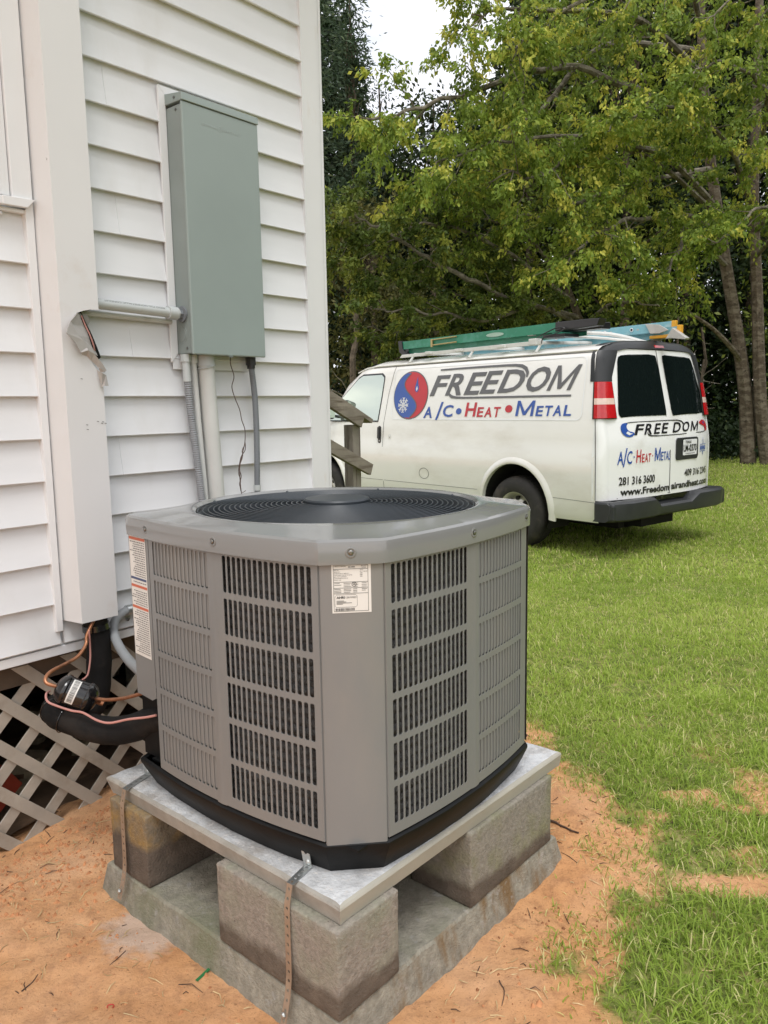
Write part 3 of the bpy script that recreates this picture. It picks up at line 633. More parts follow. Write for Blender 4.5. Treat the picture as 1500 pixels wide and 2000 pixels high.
# ---------------------------------------------------------------- footing slab, blocks, pad
def slab_mesh(a0, a1, b0, b1, z0, z1, flare, mats, chip=.004, seed=1, top=1, div=26):
    """cast slab with uneven arrises, sides flaring down by flare"""
    mb = MB(); n = div
    def edge(q):   # perimeter param to point + outward normal
        s_ = q*4; k_ = int(s_) % 4; f_ = s_-int(s_)
        if k_ == 0: return a0+(a1-a0)*f_, b0, 0, -1
        if k_ == 1: return a1, b0+(b1-b0)*f_, 1, 0
        if k_ == 2: return a1-(a1-a0)*f_, b1, 0, 1
        return a0, b1-(b1-b0)*f_, -1, 0
    rings = []
    for (off, zz, nz) in ((-.006, z1, 1.), (0, z1-.006, 1.), (flare*.5, (z0+z1)/2, .5), (flare, z0, .3)):
        ring = []
        for i in range(4*n):
            x, y, nx_, ny_ = edge(i/(4*n)); k_ = i % n
            if k_ == 0: # corner
                px_, py_ = {0: (-1, -1), 1: (1, -1), 2: (1, 1), 3: (-1, 1)}[i//n]; nx_, ny_ = px_*.8, py_*.8
            e_ = noise.noise(Vector((x*17, y*17, seed)))*chip*nz+noise.noise(Vector((x*60, y*60, seed+zz*30)))*chip*.5*nz
            ring.append((x+nx_*(off+e_), y+ny_*(off+e_), zz+(noise.noise(Vector((x*25, y*25, seed+5)))*chip*.4 if zz > z0 else 0)))
        rings.append(ring)
    mb.loft(rings, True, False, True)
    m0 = len(mb.f)
    mb.cur = 1
    c = ((a0+a1)/2, (b0+b1)/2, z1)
    mb.add(rings[0]+[c], [(i, (i+1) % (4*n), 4*n) for i in range(4*n)])
    # faces on the right-hand (b0) side get the third slot
    mi = mb.m
    for fi, f in enumerate(mb.f):
        if mi[fi] == 0 and all(mb.v[j][1] < b0+.012 for j in f): mi[fi] = 2
    return mb
mb = slab_mesh(-.012, .895, .0, .895, -.05, .082, .028, None, .006, 3)
foot = single('footing_slab', mb, [M['slab'], M['slab'], M['slabr']], 'lower mossy concrete slab set in the orange sand', 'concrete slab', PADF, (.44, .45, -.05))
mb = MB(); mb.prism([(-.0405, .338), (-.0385, .342), (-.016, .3445), (-.016, .3425)], lambda p, a: (p[0], p[1], a), .012, .070)
def block_mat(name, up, up2, dn, zsplit):
    """concrete block whose lower part is stained darker by splashed soil"""
    m = bpy.data.materials.new(name); m.use_nodes = True; t = m.node_tree; n = t.nodes; l = t.links; b = n['Principled BSDF']; b.inputs['Roughness'].default_value = .9
    tc = n.new('ShaderNodeTexCoord'); sx = n.new('ShaderNodeSeparateXYZ'); l.new(tc.outputs['Object'], sx.inputs[0])
    def nz(s, d=6): x = n.new('ShaderNodeTexNoise'); x.inputs['Scale'].default_value = s; x.inputs['Detail'].default_value = d; x.inputs['Roughness'].default_value = .62; l.new(tc.outputs['Object'], x.inputs['Vector']); return x.outputs['Fac']
    def rp(src, lo, hi, a, c):
        r = n.new('ShaderNodeValToRGB'); r.color_ramp.elements[0].position = lo; r.color_ramp.elements[1].position = hi
        r.color_ramp.elements[0].color = (*a, 1); r.color_ramp.elements[1].color = (*c, 1); l.new(src, r.inputs[0]); return r.outputs[0]
    def mixc(f, a, c):
        k_ = n.new('ShaderNodeMix'); k_.data_type = 'RGBA'; l.new(f, k_.inputs[0]); l.new(a, k_.inputs[6]); l.new(c, k_.inputs[7]); return k_.outputs[2]
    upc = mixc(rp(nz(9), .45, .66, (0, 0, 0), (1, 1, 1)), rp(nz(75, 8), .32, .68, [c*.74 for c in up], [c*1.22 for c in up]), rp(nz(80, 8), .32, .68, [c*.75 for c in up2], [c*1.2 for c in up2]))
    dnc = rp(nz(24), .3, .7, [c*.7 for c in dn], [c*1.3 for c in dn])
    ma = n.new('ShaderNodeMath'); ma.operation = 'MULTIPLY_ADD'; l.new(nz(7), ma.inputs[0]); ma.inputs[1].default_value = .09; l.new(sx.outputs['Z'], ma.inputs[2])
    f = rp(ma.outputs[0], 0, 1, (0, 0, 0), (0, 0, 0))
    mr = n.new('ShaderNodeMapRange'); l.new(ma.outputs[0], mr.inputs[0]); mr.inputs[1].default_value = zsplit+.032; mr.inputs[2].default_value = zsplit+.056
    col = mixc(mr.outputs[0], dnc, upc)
    sp = rp(nz(120, 3), .70, .74, (0, 0, 0), (1, 1, 1)); k2 = n.new('ShaderNodeMix'); k2.data_type = 'RGBA'; l.new(sp, k2.inputs[0]); l.new(col, k2.inputs[6]); k2.inputs[7].default_value = (.05, .03, .025, 1)
    l.new(k2.outputs[2], b.inputs['Base Color'])
    bn = n.new('ShaderNodeBump'); bn.inputs['Strength'].default_value = 1.; bn.inputs['Distance'].default_value = .006; l.new(nz(150, 8), bn.inputs['Height']); l.new(bn.outputs[0], b.inputs['Normal'])
    return m
def cblock(a0, a1, b0, b1, m, label, seed):
    mb = MB(); n = 10
    def pt(x, y, z_):
        e = noise.noise_vector(Vector((x*30, y*30, z_*30+seed)))*.0016; return (x+e.x, y+e.y, z_+e.z*.6)
    # subdivided box, six grids
    for (f_) in (lambda u, v: pt(a0+(a1-a0)*u, b0, .0835+.198*v), lambda u, v: pt(a0+(a1-a0)*u, b1, .0835+.198*v), lambda u, v: pt(a0, b0+(b1-b0)*u, .0835+.198*v),
                 lambda u, v: pt(a1, b0+(b1-b0)*u, .0835+.198*v), lambda u, v: pt(a0+(a1-a0)*u, b0+(b1-b0)*v, .2815), lambda u, v: pt(a0+(a1-a0)*u, b0+(b1-b0)*v, .0835)):
        mb.grid(f_, n, n)
    b_ = Vector(((a0+a1)/2, (b0+b1)/2, .0835))
    o = link_mesh('concrete_block', [(v[0]-b_.x, v[1]-b_.y, v[2]-b_.z) for v in mb.v], mb.f, m, None, 35)
    bm = bmesh.new(); bm.from_mesh(o.data); bmesh.ops.remove_doubles(bm, verts=bm.verts, dist=.0004); bmesh.ops.recalc_face_normals(bm, faces=bm.faces); bm.to_mesh(o.data); bm.free()
    bv = o.modifiers.new('bevel', 'BEVEL'); bv.width = .0045; bv.segments = 2; bv.limit_method = 'ANGLE'; bv.angle_limit = R(40)
    o.matrix_world = PADF @ Matrix.Translation(b_); return props(o, label, 'concrete block', 'concrete blocks holding up the pad')
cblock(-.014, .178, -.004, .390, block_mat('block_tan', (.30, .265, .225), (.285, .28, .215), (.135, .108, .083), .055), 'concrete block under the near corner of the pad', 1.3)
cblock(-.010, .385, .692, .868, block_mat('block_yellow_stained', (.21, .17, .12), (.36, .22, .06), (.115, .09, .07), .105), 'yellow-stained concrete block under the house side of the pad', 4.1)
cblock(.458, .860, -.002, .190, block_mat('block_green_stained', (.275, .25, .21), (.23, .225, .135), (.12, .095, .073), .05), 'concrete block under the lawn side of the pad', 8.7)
def padw():
    mb = MB(); n = 44; a0, a1, b0, b1 = .004, .926, .004, .905
    def outl(i):
        s_ = i/n*4*1.0
        q = i//n; f_ = (i % n)/n
        c = .012
        pts = [(a0, b0), (a1, b0), (a1, b1), (a0, b1)]; p = pts[q]; r_ = pts[(q+1) % 4]; x = p[0]+(r_[0]-p[0])*f_; y = p[1]+(r_[1]-p[1])*f_
        nn = [(0, -1), (1, 0), (0, 1), (-1, 0)][q]
        return x, y, nn, f_ == 0, q
    rings = []
    for off, zz, ch in ((-.010, .3255, 1.), (-.003, .3225, 1.), (0., .318, .5), (-.003, .300, .15), (-.006, .2835, .15)):
        ring = []
        for i in range(4*n):
            x, y, nn, cor, q = outl(i)
            if cor:
                sx_, sy_ = [(-1, -1), (1, -1), (1, 1), (-1, 1)][q]; nn = (sx_*.7, sy_*.7)
            e = (noise.noise(Vector((x*22, y*22, 2)))*.5+noise.noise(Vector((x*70, y*70, 3)))*.5)*.006*ch
            und = -.045*max(0, (y-.86)/.05)*max(0, (.318-zz)/.035) if y > .86 else 0    # underside bevel at the house end
            ring.append((x+nn[0]*(off+e), y+nn[1]*(off+e)+und*.6, zz+e*.35))
        rings.append(ring)
    mb.loft(rings, True, False, True)
    m_ = 46
    mb.cur = 1
    inner = []
    for k_ in (0, .5, .82, .94):
        inner.append([(.465+(x-.465)*(1-k_)*1, .4545+(y-.4545)*(1-k_), .3255+noise.noise(Vector((x*40*(1-k_), y*40*(1-k_), 9)))*.0012) for x, y, z_ in rings[0]])
    mb.loft([rings[0]]+inner[1:], True, False, True)
    for fi, f in enumerate(mb.f):
        if mb.m[fi] == 0 and all(mb.v[j][1] < b0+.012 for j in f): mb.m[fi] = 2
    return mb
single('concrete_pad', padw(), [M['pad'], M['padtop'], M['padface']], 'pale square concrete pad directly under the condenser unit', 'concrete pad', PADF, (.46, .45, .283))

# perforated hold-down straps
def perf_strip(path, width, wdir, nh, thick_n, hole=.0036):
    """strip along a polyline (list of points), with a row of real holes"""
    P_ = [Vector(p) for p in path]; acc = [0]
    for i in range(1, len(P_)): acc.append(acc[-1]+(P_[i]-P_[i-1]).length)
    def at_(s_):
        for i in range(1, len(P_)):
            if s_ <= acc[i]+1e-9: return P_[i-1].lerp(P_[i], (s_-acc[i-1])/(acc[i]-acc[i-1]))
        return P_[-1]
    mb = MB(); W_ = Vector(wdir).normalized(); cell = acc[-1]/nh; hw = width/2
    for c in range(nh):
        s0, s1 = c*cell, (c+1)*cell; sm = (s0+s1)/2
        cor = [(s0, -hw), (s1, -hw), (s1, hw), (s0, hw)]
        ring = [(sm+hole*math.cos(R(a)), hole*math.sin(R(a))) for a in range(-180, 180, 30)]   # start at -180
        pts = cor+ring; vs = [at_(a)+W_*b_ for a, b_ in pts]
        fs = []
        for q in range(4):
            base = 4+q*3; nx_ = 4+((q+1)*3) % 12
            fs += [(q, 4+(q*3+1) % 12, 4+(q*3+0) % 12), (q, 4+(q*3+2) % 12, 4+(q*3+1) % 12), (q, (q+1) % 4, nx_, 4+(q*3+2) % 12)]
        mb.add(vs, fs)
    return mb
def strap(b_at, bracket_b, label, zlow, bx=.060):
    T = Thing('hold_down_strap', label, 'metal strap', PADF, (-.01, b_at, zlow))
    xe = -.0075
    mb = perf_strip([(xe, b_at, .3275), (xe-.010, b_at, .283), (-.022, b_at-.004, .12), (-.0300, b_at-.006, .082), (-.047, b_at-.008, zlow)], .0165, (0, 1, 0), 15, None)
    o = T.part('strap', mb, M['strap'], fix=False); o.modifiers.new('s', 'SOLIDIFY').thickness = .0012
    B0 = Vector((xe, b_at, .3275)); B1 = Vector((bx, bracket_b, .329)); wd = (B1-B0).cross(Vector((0, 0, 1))).normalized()
    mb = perf_strip([B0, B0.lerp(B1, .5), B1], .019, wd, 5, None)
    o = T.part('bracket_arm', mb, M['zinc'], fix=False); o.modifiers.new('s', 'SOLIDIFY').thickness = .0012
    mb = perf_strip([B1, B1+Vector((-.006, .002, .046))], .021, wd, 2, None)
    o = T.part('bracket_tab', mb, M['zinc'], fix=False); o.modifiers.new('s', 'SOLIDIFY').thickness = .0012
    sc = MB(); sc.lathe([(.0065, 0), (.0065, .003), (.003, .005)], B1+Vector((-.001, -.001, .012)), (-1, -.3, .1), 8); T.part('screw', sc, M['zinc'], smooth=30)
    sc = MB(); sc.lathe([(.006, 0), (.006, .003), (.003, .006)], (-.0435, b_at-.007, zlow+.022), (-1, 0, .2), 8); T.part('screw', sc, M['zinc'], smooth=30)
strap(.790, .815, 'perforated metal strap on the house end of the pad', .036, .080)
strap(.140, .155, 'perforated metal strap next to the near corner of the pad', .026)

# ---------------------------------------------------------------- condenser unit (UNIT frame)
W_ = .80; S0, S1 = .0945, .690
def bow(s_): t_ = (s_-.0945)/(.70-.0945); return -.1*t_*(1-t_)
def PR(s_, z_, d=0.): return (s_, bow(s_)+d, z_)
def PL(s_, z_, d=0.): return (bow(s_)+d, s_, z_)
outline = [(s_, bow(s_)) for s_ in np.linspace(S0, .70, 14)] + [(W_-.005, .095)] + [(W_-.005-bow(s_), s_) for s_ in np.linspace(S0, .70, 14)][1:] + \
          [(.70, W_-.005)] + [(s_, W_-.005-bow(s_)) for s_ in np.linspace(.70, .13, 12)][1:] + [(.055, .80), (.012, .782), (-.002, .69)] + [(bow(s_), s_) for s_ in np.linspace(.675, S0, 14)]
def offs(poly, d):
    n = len(poly); o_ = []
    for i in range(n):
        a = Vector(poly[i-1]); b_ = Vector(poly[i]); c = Vector(poly[(i+1) % n])
        e1 = (b_-a).normalized(); e2 = (c-b_).normalized(); n1 = Vector((e1.y, -e1.x)); n2 = Vector((e2.y, -e2.x)); m_ = (n1+n2)
        m_ = m_/max(.3, (1+n1.dot(n2)))
        o_.append((b_.x+m_.x*d, b_.y+m_.y*d))
    return o_
ac = Thing('condenser_unit', 'taupe outdoor air conditioner condenser with slotted sides on the pad', 'air conditioner', UNIT, (.4, .4, .327))
def ringz(d, z_): return [(x, y, z_) for x, y in offs(outline, d)]
mb = MB(); mb.loft([ringz(-.030, .3262), ringz(-.026, .334), ringz(-.012, .362), ringz(.002, .394), ringz(.002, .402), ringz(-.004, .407), ringz(-.010, .40)], True, True, False)
mb.v = [(x+noise.noise(Vector((x*14, y*14, z_*9)))*.003, y+noise.noise(Vector((x*14, y*14+5, z_*9)))*.003, z_) for x, y, z_ in mb.v]
ac.part('base_pan', mb, M['base'], smooth=30)
mb = MB(); mb.box(.03, .76, .03, .76, .396, .4015); ac.part('base_plate', mb, M['base'])
def slots(Pf, s0, s1, z0, z1, ns, nzr, gap_s, gap_z, louvre, mb, edge_s0, edge_s1, edge_z0, edge_z1, zt, zh):
    """sheet with rows of slots: zt = list of row tops, zh = slot height"""
    cw = (s1-s0)/ns; sw = cw-gap_s
    zb = [edge_z1]+[(zt[i]-zh+zt[i+1])/2 for i in range(len(zt)-1)]+[edge_z0]
    sb = [s0+cw*i for i in range(ns+1)]
    for r_ in range(len(zt)):
        ct, cb = zb[r_], zb[r_+1]; ztp, zbt = zt[r_], zt[r_]-zh
        for c in range(ns):
            a0, a1 = sb[c], sb[c+1]; h0, h1 = a0+gap_s/2, a1-gap_s/2; rd = min(.0035, sw*.42)
            cor = [(a0, cb), (a1, cb), (a1, ct), (a0, ct)]
            loop = []
            for (cx_, cy_, st) in ((h0+rd, zbt+rd, 180), (h1-rd, zbt+rd, 270), (h1-rd, ztp-rd, 0), (h0+rd, ztp-rd, 90)):
                for k_ in range(3): a = R(st+45*k_); loop.append((cx_+rd*math.cos(a), cy_+rd*math.sin(a)))
            vs = [Pf(*p) for p in cor]+[Pf(*p) for p in loop]+[Pf(p[0], p[1], .0016) for p in loop]
            fs = []
            for q in range(4):
                i0 = 4+q*3; j0 = 4+((q+1) % 4)*3
                fs += [(q, i0, i0+1), (q, i0+1, i0+2), (q, i0+2, j0, (q+1) % 4)]
            for i in range(12): fs.append((4+i, 4+(i+1) % 12, 16+(i+1) % 12, 16+i))
            mb.add(vs, fs)
            if louvre:
                q = []
                for (u_, d_) in ((0, .0028), (.45, .0050), (1, .0075)):
                    ss = h0+(h1-h0)*u_ if louvre > 0 else h1-(h1-h0)*u_
                    q += [Pf(ss, zbt+.0025, d_), Pf(ss, ztp-.001, d_)]
                mb.add(q, [(0, 2, 3, 1), (2, 4, 5, 3)])
                mb.add([Pf(h0, ztp-.001, .0028), Pf(h1, ztp-.001, .0028), Pf(h1, ztp-.001, .012), Pf(h0, ztp-.001, .012)], [(0, 1, 2, 3)])
    # plain margins left and right
    for (a, c) in ((edge_s0, s0), (s1, edge_s1)):
        m_ = max(1, int((c-a)/.02)); 
        for i in range(m_):
            x0 = a+(c-a)*i/m_; x1 = a+(c-a)*(i+1)/m_
            mb.add([Pf(x0, edge_z0), Pf(x1, edge_z0), Pf(x1, edge_z1), Pf(x0, edge_z1)], [(0, 1, 2, 3)])
    # returned lip along the outer edges
    for (x0) in (edge_s0, edge_s1): mb.add([Pf(x0, edge_z0), Pf(x0, edge_z1), Pf(x0, edge_z1, .012), Pf(x0, edge_z0, .012)], [(0, 1, 2, 3)])
ZT = [1.0065-.0972*i for i in range(6)]; ZH = .0835; CB, CT = .412, 1.0205
for Pf, sg in ((PR, 1), (PL, -1)):
    mb = MB(); slots(Pf, .1110, .3680, 0, 0, 16, 6, .0047, 0, 0, mb, .0972, .3905, CB, CT, ZT, ZH)
    ac.part('slotted_panel', mb, M['unit'], fix=False)
    mb = MB()
    PfB = (lambda s_, z_, d=0., Pf=Pf: Pf(s_, z_, d+.0016))
    slots(PfB, .4175, .6560, 0, 0, 15, 6, .0052, 0, -1, mb, .3915, .690 if Pf is PR else .674, CB, CT, ZT, ZH)
    ac.part('louvred_panel', mb, M['unit'], fix=False)
    mb = MB(); mb.grid(lambda u, v: Pf(.3860+.033*u, CB-.002+(CT-CB)*v, -.0008+.003*abs(u-.5)), 4, 1); ac.part('panel_joint_strip', mb, M['unit'], smooth=True)
    # coil behind the slots: stacked tubes
    mb = MB()
    def coilf(u, v, Pf=Pf):
        z_ = .41+.61*v; d_ = .030-.006*abs(math.sin(v*math.pi*26))+.0015*noise.noise(Vector((u*90, v*260, 0)))
        return Pf(.10+.60*u, z_, d_)
    mb.grid(coilf, 60, 208); ac.part('coil', mb, M['coil'], smooth=True)
# corner panel with rating label
mb = MB(); mb.box(0, 1, 0, 1, 0, 1); mb.v = []; mb.f = []; mb.m = []
ca, cb_ = Vector((bow(S0), S0)), Vector((S0, bow(S0))); cdir = (cb_-ca).normalized(); cn = Vector((-cdir.y, cdir.x))*-1
if cn.x > 0: cn = -cn
def PC(u, z_, d=0.): p = ca+cdir*u-cn*d*-1*-1; p = ca+cdir*u-cn*d; return (p.x, p.y, z_)
CL = (cb_-ca).length
ring = lambda z_: [PC(.0, z_, .010), PC(.0015, z_, .0015), PC(.004, z_, 0), PC(CL-.004, z_, 0), PC(CL-.0015, z_, .0015), PC(CL, z_, .010)]
mb.loft([ring(.403), ring(CT)], False, False, False)
ac.part('corner_panel', mb, M['unit'], smooth=50)
# far sides: corner and rear panels
mb = MB()
far = outline[13:-17]
mb.loft([[(x, y, CB) for x, y in far], [(x, y, CT) for x, y in far]], False, False, False)
ac.part('rear_panel', mb, M['unit'], smooth=30)
# control cover (left corner), with the warning label
cvp = [(-.002, .6765), (.0015, .70), (.008, .745), (.0125, .782), (.055, .8005), (.13, W_-.005-bow(.13))]
mb = MB(); mb.loft([[(x, y, .585+(.012 if i < 1 else 0)) for i, (x, y) in enumerate(cvp)], [(x, y, CT) for x, y in cvp]], False, False, False)
mb.add([(-.002, .6765, .597), (.0125, .782, .585), (.055, .8005, .585), (.08, .70, .60)], [(0, 1, 2, 3)])
ac.part('control_cover', mb, M['unit'], smooth=30)
mb = MB(); mb.box(.030, .036, .682, .79, .41, .60); mb.box(.004, .012, .676, .684, .41, .60)
ac.part('service_recess', mb, M['base'])
def PW(u, z_, d=-.0008):
    L0, L1 = Vector((.0015, .70)), Vector((.0125, .782)); p = L0.lerp(L1, u); nn = Vector((-(L1-L0).y, (L1-L0).x)).normalized(); return (p.x+nn.x*-d*1, p.y-0*d, z_) if False else (p.x+d, p.y, z_)
mb = MB(); mb.add([PW(-.12, .695), PW(.95, .695), PW(.95, 1.013), PW(-.12, 1.013)], [(0, 1, 2, 3)])
wl = ac.part('warning_label', mb, M['paper'])
mb = MB(); 
for z_ in (1.004, .880, .824):
    mb = MB(); mb.add([PW(.93, z_-.0035, -.0014), PW(-.10, z_-.0035, -.0014), PW(-.10, z_+.0035, -.0014), PW(.93, z_+.0035, -.0014)], [(0, 1, 2, 3)]); ac.part('label_band', mb, M['inkred'], parent=wl)
mb = MB(); mb.add([PW(.93, .897, -.0014), PW(-.08, .897, -.0014), PW(-.08, .903, -.0014), PW(.93, .903, -.0014)], [(0, 1, 2, 3)]); ac.part('label_band', mb, M['inkblue'], parent=wl)
mb = MB(); z_ = .995
while z_ > .70:
    if min(abs(z_-q) for q in (.880, .824, .900)) > .007:
        u_ = -.06; end = random.uniform(.55, .88)
        while u_ < end:
            w2 = random.uniform(.04, .13); mb.add([PW(u_+w2, z_-.0011, -.0014), PW(u_, z_-.0011, -.0014), PW(u_, z_+.0011, -.0014), PW(u_+w2, z_+.0011, -.0014)], [(0, 1, 2, 3)]); u_ += w2+.03
    z_ -= .0058
ac.part('label_print', mb, M['inkgrey'], parent=wl, kind='stuff')
# rating label
lf_ = lambda u, v: PC(.0265+u*.080, .9105+v*.1015, -.0006); lf2 = lambda u, v: PC(.0265+u*.080, .9105+v*.1015, -.0010)
mb = MB(); poly_on(mb, [(0, 0), (1, 0), (1, 1), (0, 1)], lf_); rl = ac.part('rating_label', mb, M['paper'])
mb = MB()
def bar(u0, u1, v0, v1): poly_on(mb, [(u0, v0), (u1, v0), (u1, v1), (u0, v1)], lf2)
for v_ in (.975, .90, .635, .515, .40, .035): bar(.04, .93, v_-.004, v_+.004)
bar(.04, .05, .035, .975); bar(.92, .93, .035, .975)
text(mb, 'AMERICAN STANDARD', lf2, .07, .37, .945, .962, weight=.01); text(mb, 'SILVER', lf2, .42, .60, .925, .955, weight=.02); text(mb, 'MFR DATE', lf2, .75, .89, .945, .962, weight=.01); text(mb, '6/2020', lf2, .77, .87, .915, .935, weight=.01)
rows_ = [('MOD. NO.', 'VOLTS'), ('SERIAL NO.', 'PH 1  60 HZ'), ('MINIMUM CIRCUIT AMPACITY', 'AMPS'), ('OVERCURRENT PROTECTIVE DEVICE', 'AMPS'), ('MAX. FUSE OR BREAKER', 'AMPS'), ('OUTDOOR MOTOR  FLA  HP', ''), ('HVAC/R  USE', '')]
for i, (a, c) in enumerate(rows_):
    v_ = .868-i*.033; text(mb, a, lf2, .06, .06+.016*len(a), v_, v_+.017, weight=.008)
    if c: text(mb, c, lf2, .72, .72+.017*len(c), v_, v_+.017, weight=.008)
for i in range(3):
    for (u0, u1) in ((.06, .26), (.30, .50), (.54, .70), (.76, .90)):
        if random.random() < .85: bar(u0, u1-random.uniform(0, .06), .605-i*.034, .613-i*.034)
        if random.random() < .85: bar(u0, u1-random.uniform(0, .06), .485-i*.032, .494-i*.032)
stroke(mb, arc(.565, .585, .055, .045, 0, 360, 20), .012, lf2); text(mb, 'UL', lf2, .535, .597, .568, .602, weight=.01)
stroke(mb, [(.09, .345), (.07, .33), (.07, .15), (.10, .12), (.60, .12), (.64, .15), (.64, .34), (.60, .375), (.11, .375), (.09, .345)], .006, lf2)
text(mb, 'AHRI', lf2, .11, .32, .295, .345, weight=.04); text(mb, 'CERTIFIED', lf2, .34, .62, .30, .335, weight=.004)
for i, u1 in enumerate((.30, .36, .50, .27)): bar(.11, u1, .245-i*.022, .255-i*.022)
u_ = .08
while u_ < .56: w2 = random.choice((.004, .007, .011)); bar(u_, u_+w2, .045, .10); u_ += w2+random.choice((.005, .008))
ac.part('label_print', mb, M['ink'], parent=rl, fix=False, kind='stuff')

# lid
GC = (.408, .412); GR = .362
nO = 120
def resample(poly, n):
    P_ = [Vector(p) for p in poly]+[Vector(poly[0])]; acc = [0]
    for i in range(1, len(P_)): acc.append(acc[-1]+(P_[i]-P_[i-1]).length)
    o_ = []; j = 1
    for k_ in range(n):
        s_ = acc[-1]*k_/n
        while acc[j] < s_: j += 1
        o_.append(P_[j-1].lerp(P_[j], (s_-acc[j-1])/(acc[j]-acc[j-1])))
    return o_
big = offs(outline, .007)
# outline hit by rays from the fan centre so that the rings line up
def ray_out(poly, ang):
    d = Vector((math.cos(ang), math.sin(ang))); c = Vector(GC); best = None
    for i in range(len(poly)):
        a = Vector(poly[i]); e_ = Vector(poly[(i+1) % len(poly)])-a; den = d.x*e_.y-d.y*e_.x
        if abs(den) < 1e-9: continue
        w2 = a-c; t_ = (w2.x*e_.y-w2.y*e_.x)/den; u_ = (w2.x*d.y-w2.y*d.x)/den
        if t_ > 0 and -1e-6 <= u_ <= 1+1e-6 and (best is None or t_ < best): best = t_
    return best
angs = [2*math.pi*i/180 for i in range(180)]
ro = [ray_out(big, a) for a in angs]
def lring(fn): return [(GC[0]+math.cos(a)*fn(r_), GC[1]+math.sin(a)*fn(r_), 0) for a, r_ in zip(angs, ro)]
def lr(fn, z_): return [(x, y, (z_(r_) if callable(z_) else z_)) for (x, y, q), r_ in zip(lring(fn), ro)]
rg = GR+.008
mb = MB()
mb.loft([lr(lambda r_: r_-.004, 1.013), lr(lambda r_: r_, 1.012), lr(lambda r_: r_+.0005, 1.050), lr(lambda r_: r_-.002, 1.058), lr(lambda r_: r_-.008, 1.063),
         lr(lambda r_: rg+(r_-rg)*.55, 1.0685), lr(lambda r_: rg+(r_-rg)*.28, 1.0745), lr(lambda r_: rg+.012, 1.0765), lr(lambda r_: rg+.004, 1.0755), lr(lambda r_: rg-.003, 1.070), lr(lambda r_: rg-.006, 1.060), lr(lambda r_: rg-.007, 1.030)], True, False, False)
ac.part('lid', mb, M['unitlid'], smooth=28)
# recessed screws round the lid
for (px_, py_, s_) in ((0, 0, 0),):
    for side_, s_ in (('C', .066), ('R', .385), ('R', .665), ('L', .385), ('L', .668)):
        if side_ == 'C': p = PC(s_, 1.037, -.008); d = (cn.x, cn.y, 0)
        elif side_ == 'R': p = PR(s_, 1.037, -.0078); d = (0, -1, 0)
        else: p = PL(s_, 1.037, -.0078); d = (-1, 0, 0)
        m1 = MB(); m1.lathe([(.0115, -.002), (.0115, .0002), (.0095, .0012), (.0075, .0008), (.007, -.0005), (.0001, -.0008)], p, d, 20); ring_ = ac.part('screw_dimple', m1, M['unitlid'], smooth=True)
        m1 = MB(); m1.lathe([(.0055, -.002), (.0055, .002), (.003, .0035)], p, d, 8); ac.part('screw', m1, M['screw'], parent=ring_, smooth=30)
# fan guard: concentric wires on radial spokes
def gzr(r_): return 1.069+.009*(1-(r_/GR)**2)
mb = MB(); nr = 22
for i in range(nr):
    r_ = .080+(GR-.080)*i/(nr-1); mb.tube([(GC[0]+r_*math.cos(a), GC[1]+r_*math.sin(a), gzr(r_)) for a in [2*math.pi*k_/84 for k_ in range(84)]], .0017, 6, closed=True)
for k_ in range(8):
    a = R(22+45*k_); mb.tube([(GC[0]+r_*math.cos(a), GC[1]+r_*math.sin(a), gzr(r_)-.0042) for r_ in (.07, .15, .22, .30, GR+.002)], .0026, 6)
    mb.tube([(GC[0]+r_*math.cos(a+.0), GC[1]+r_*math.sin(a), gzr(r_)-.004+(.006 if r_ > GR else 0)) for r_ in (GR-.004, GR+.005)], .004, 6)
fg = ac.part('fan_guard', mb, M['guard'], smooth=True)
mb = MB(); mb.lathe([(.086, 1.070), (.087, 1.084), (.084, 1.0880), (.076, 1.0890), (.05, 1.0894), (.02, 1.0895), (.0001, 1.0895)], (*GC, 0), (0, 0, 1), 48); ac.part('hub_cap', mb, M['guardcap'], parent=fg, smooth=30)
mb = MB(); mb.lathe([(.060, .93), (.060, .985), (.03, .992), (.0001, .992)], (*GC, 0), (0, 0, 1), 24)
for k_ in range(4):
    a = R(90*k_+15)
    def bl(u, v, a=a):
        r_ = .055+.285*u; w2 = (.45+.25*u); th = a+(v-.5)*w2*1.5; return (GC[0]+r_*math.cos(th), GC[1]+r_*math.sin(th), .955+(v-.5)*.10)
    mb.grid(bl, 6, 6)
ac.part('fan', mb, M['fan'], smooth=True)
mb = MB(); mb.lathe([(.345, .90), (.345, 1.03), (.352, 1.055), (.360, 1.062)], (*GC, 0), (0, 0, 1), 64)
mb.f = [f for f in mb.f if len(f) == 4]; mb.m = [0]*len(mb.f)
ac.part('fan_shroud', mb, M['guardcap'], smooth=True)
mb = MB(); mb.lathe([(.07, .60), (.07, .92), (.0001, .93)], (*GC, 0), (0, 0, 1), 24); ac.part('motor', mb, M['base'])

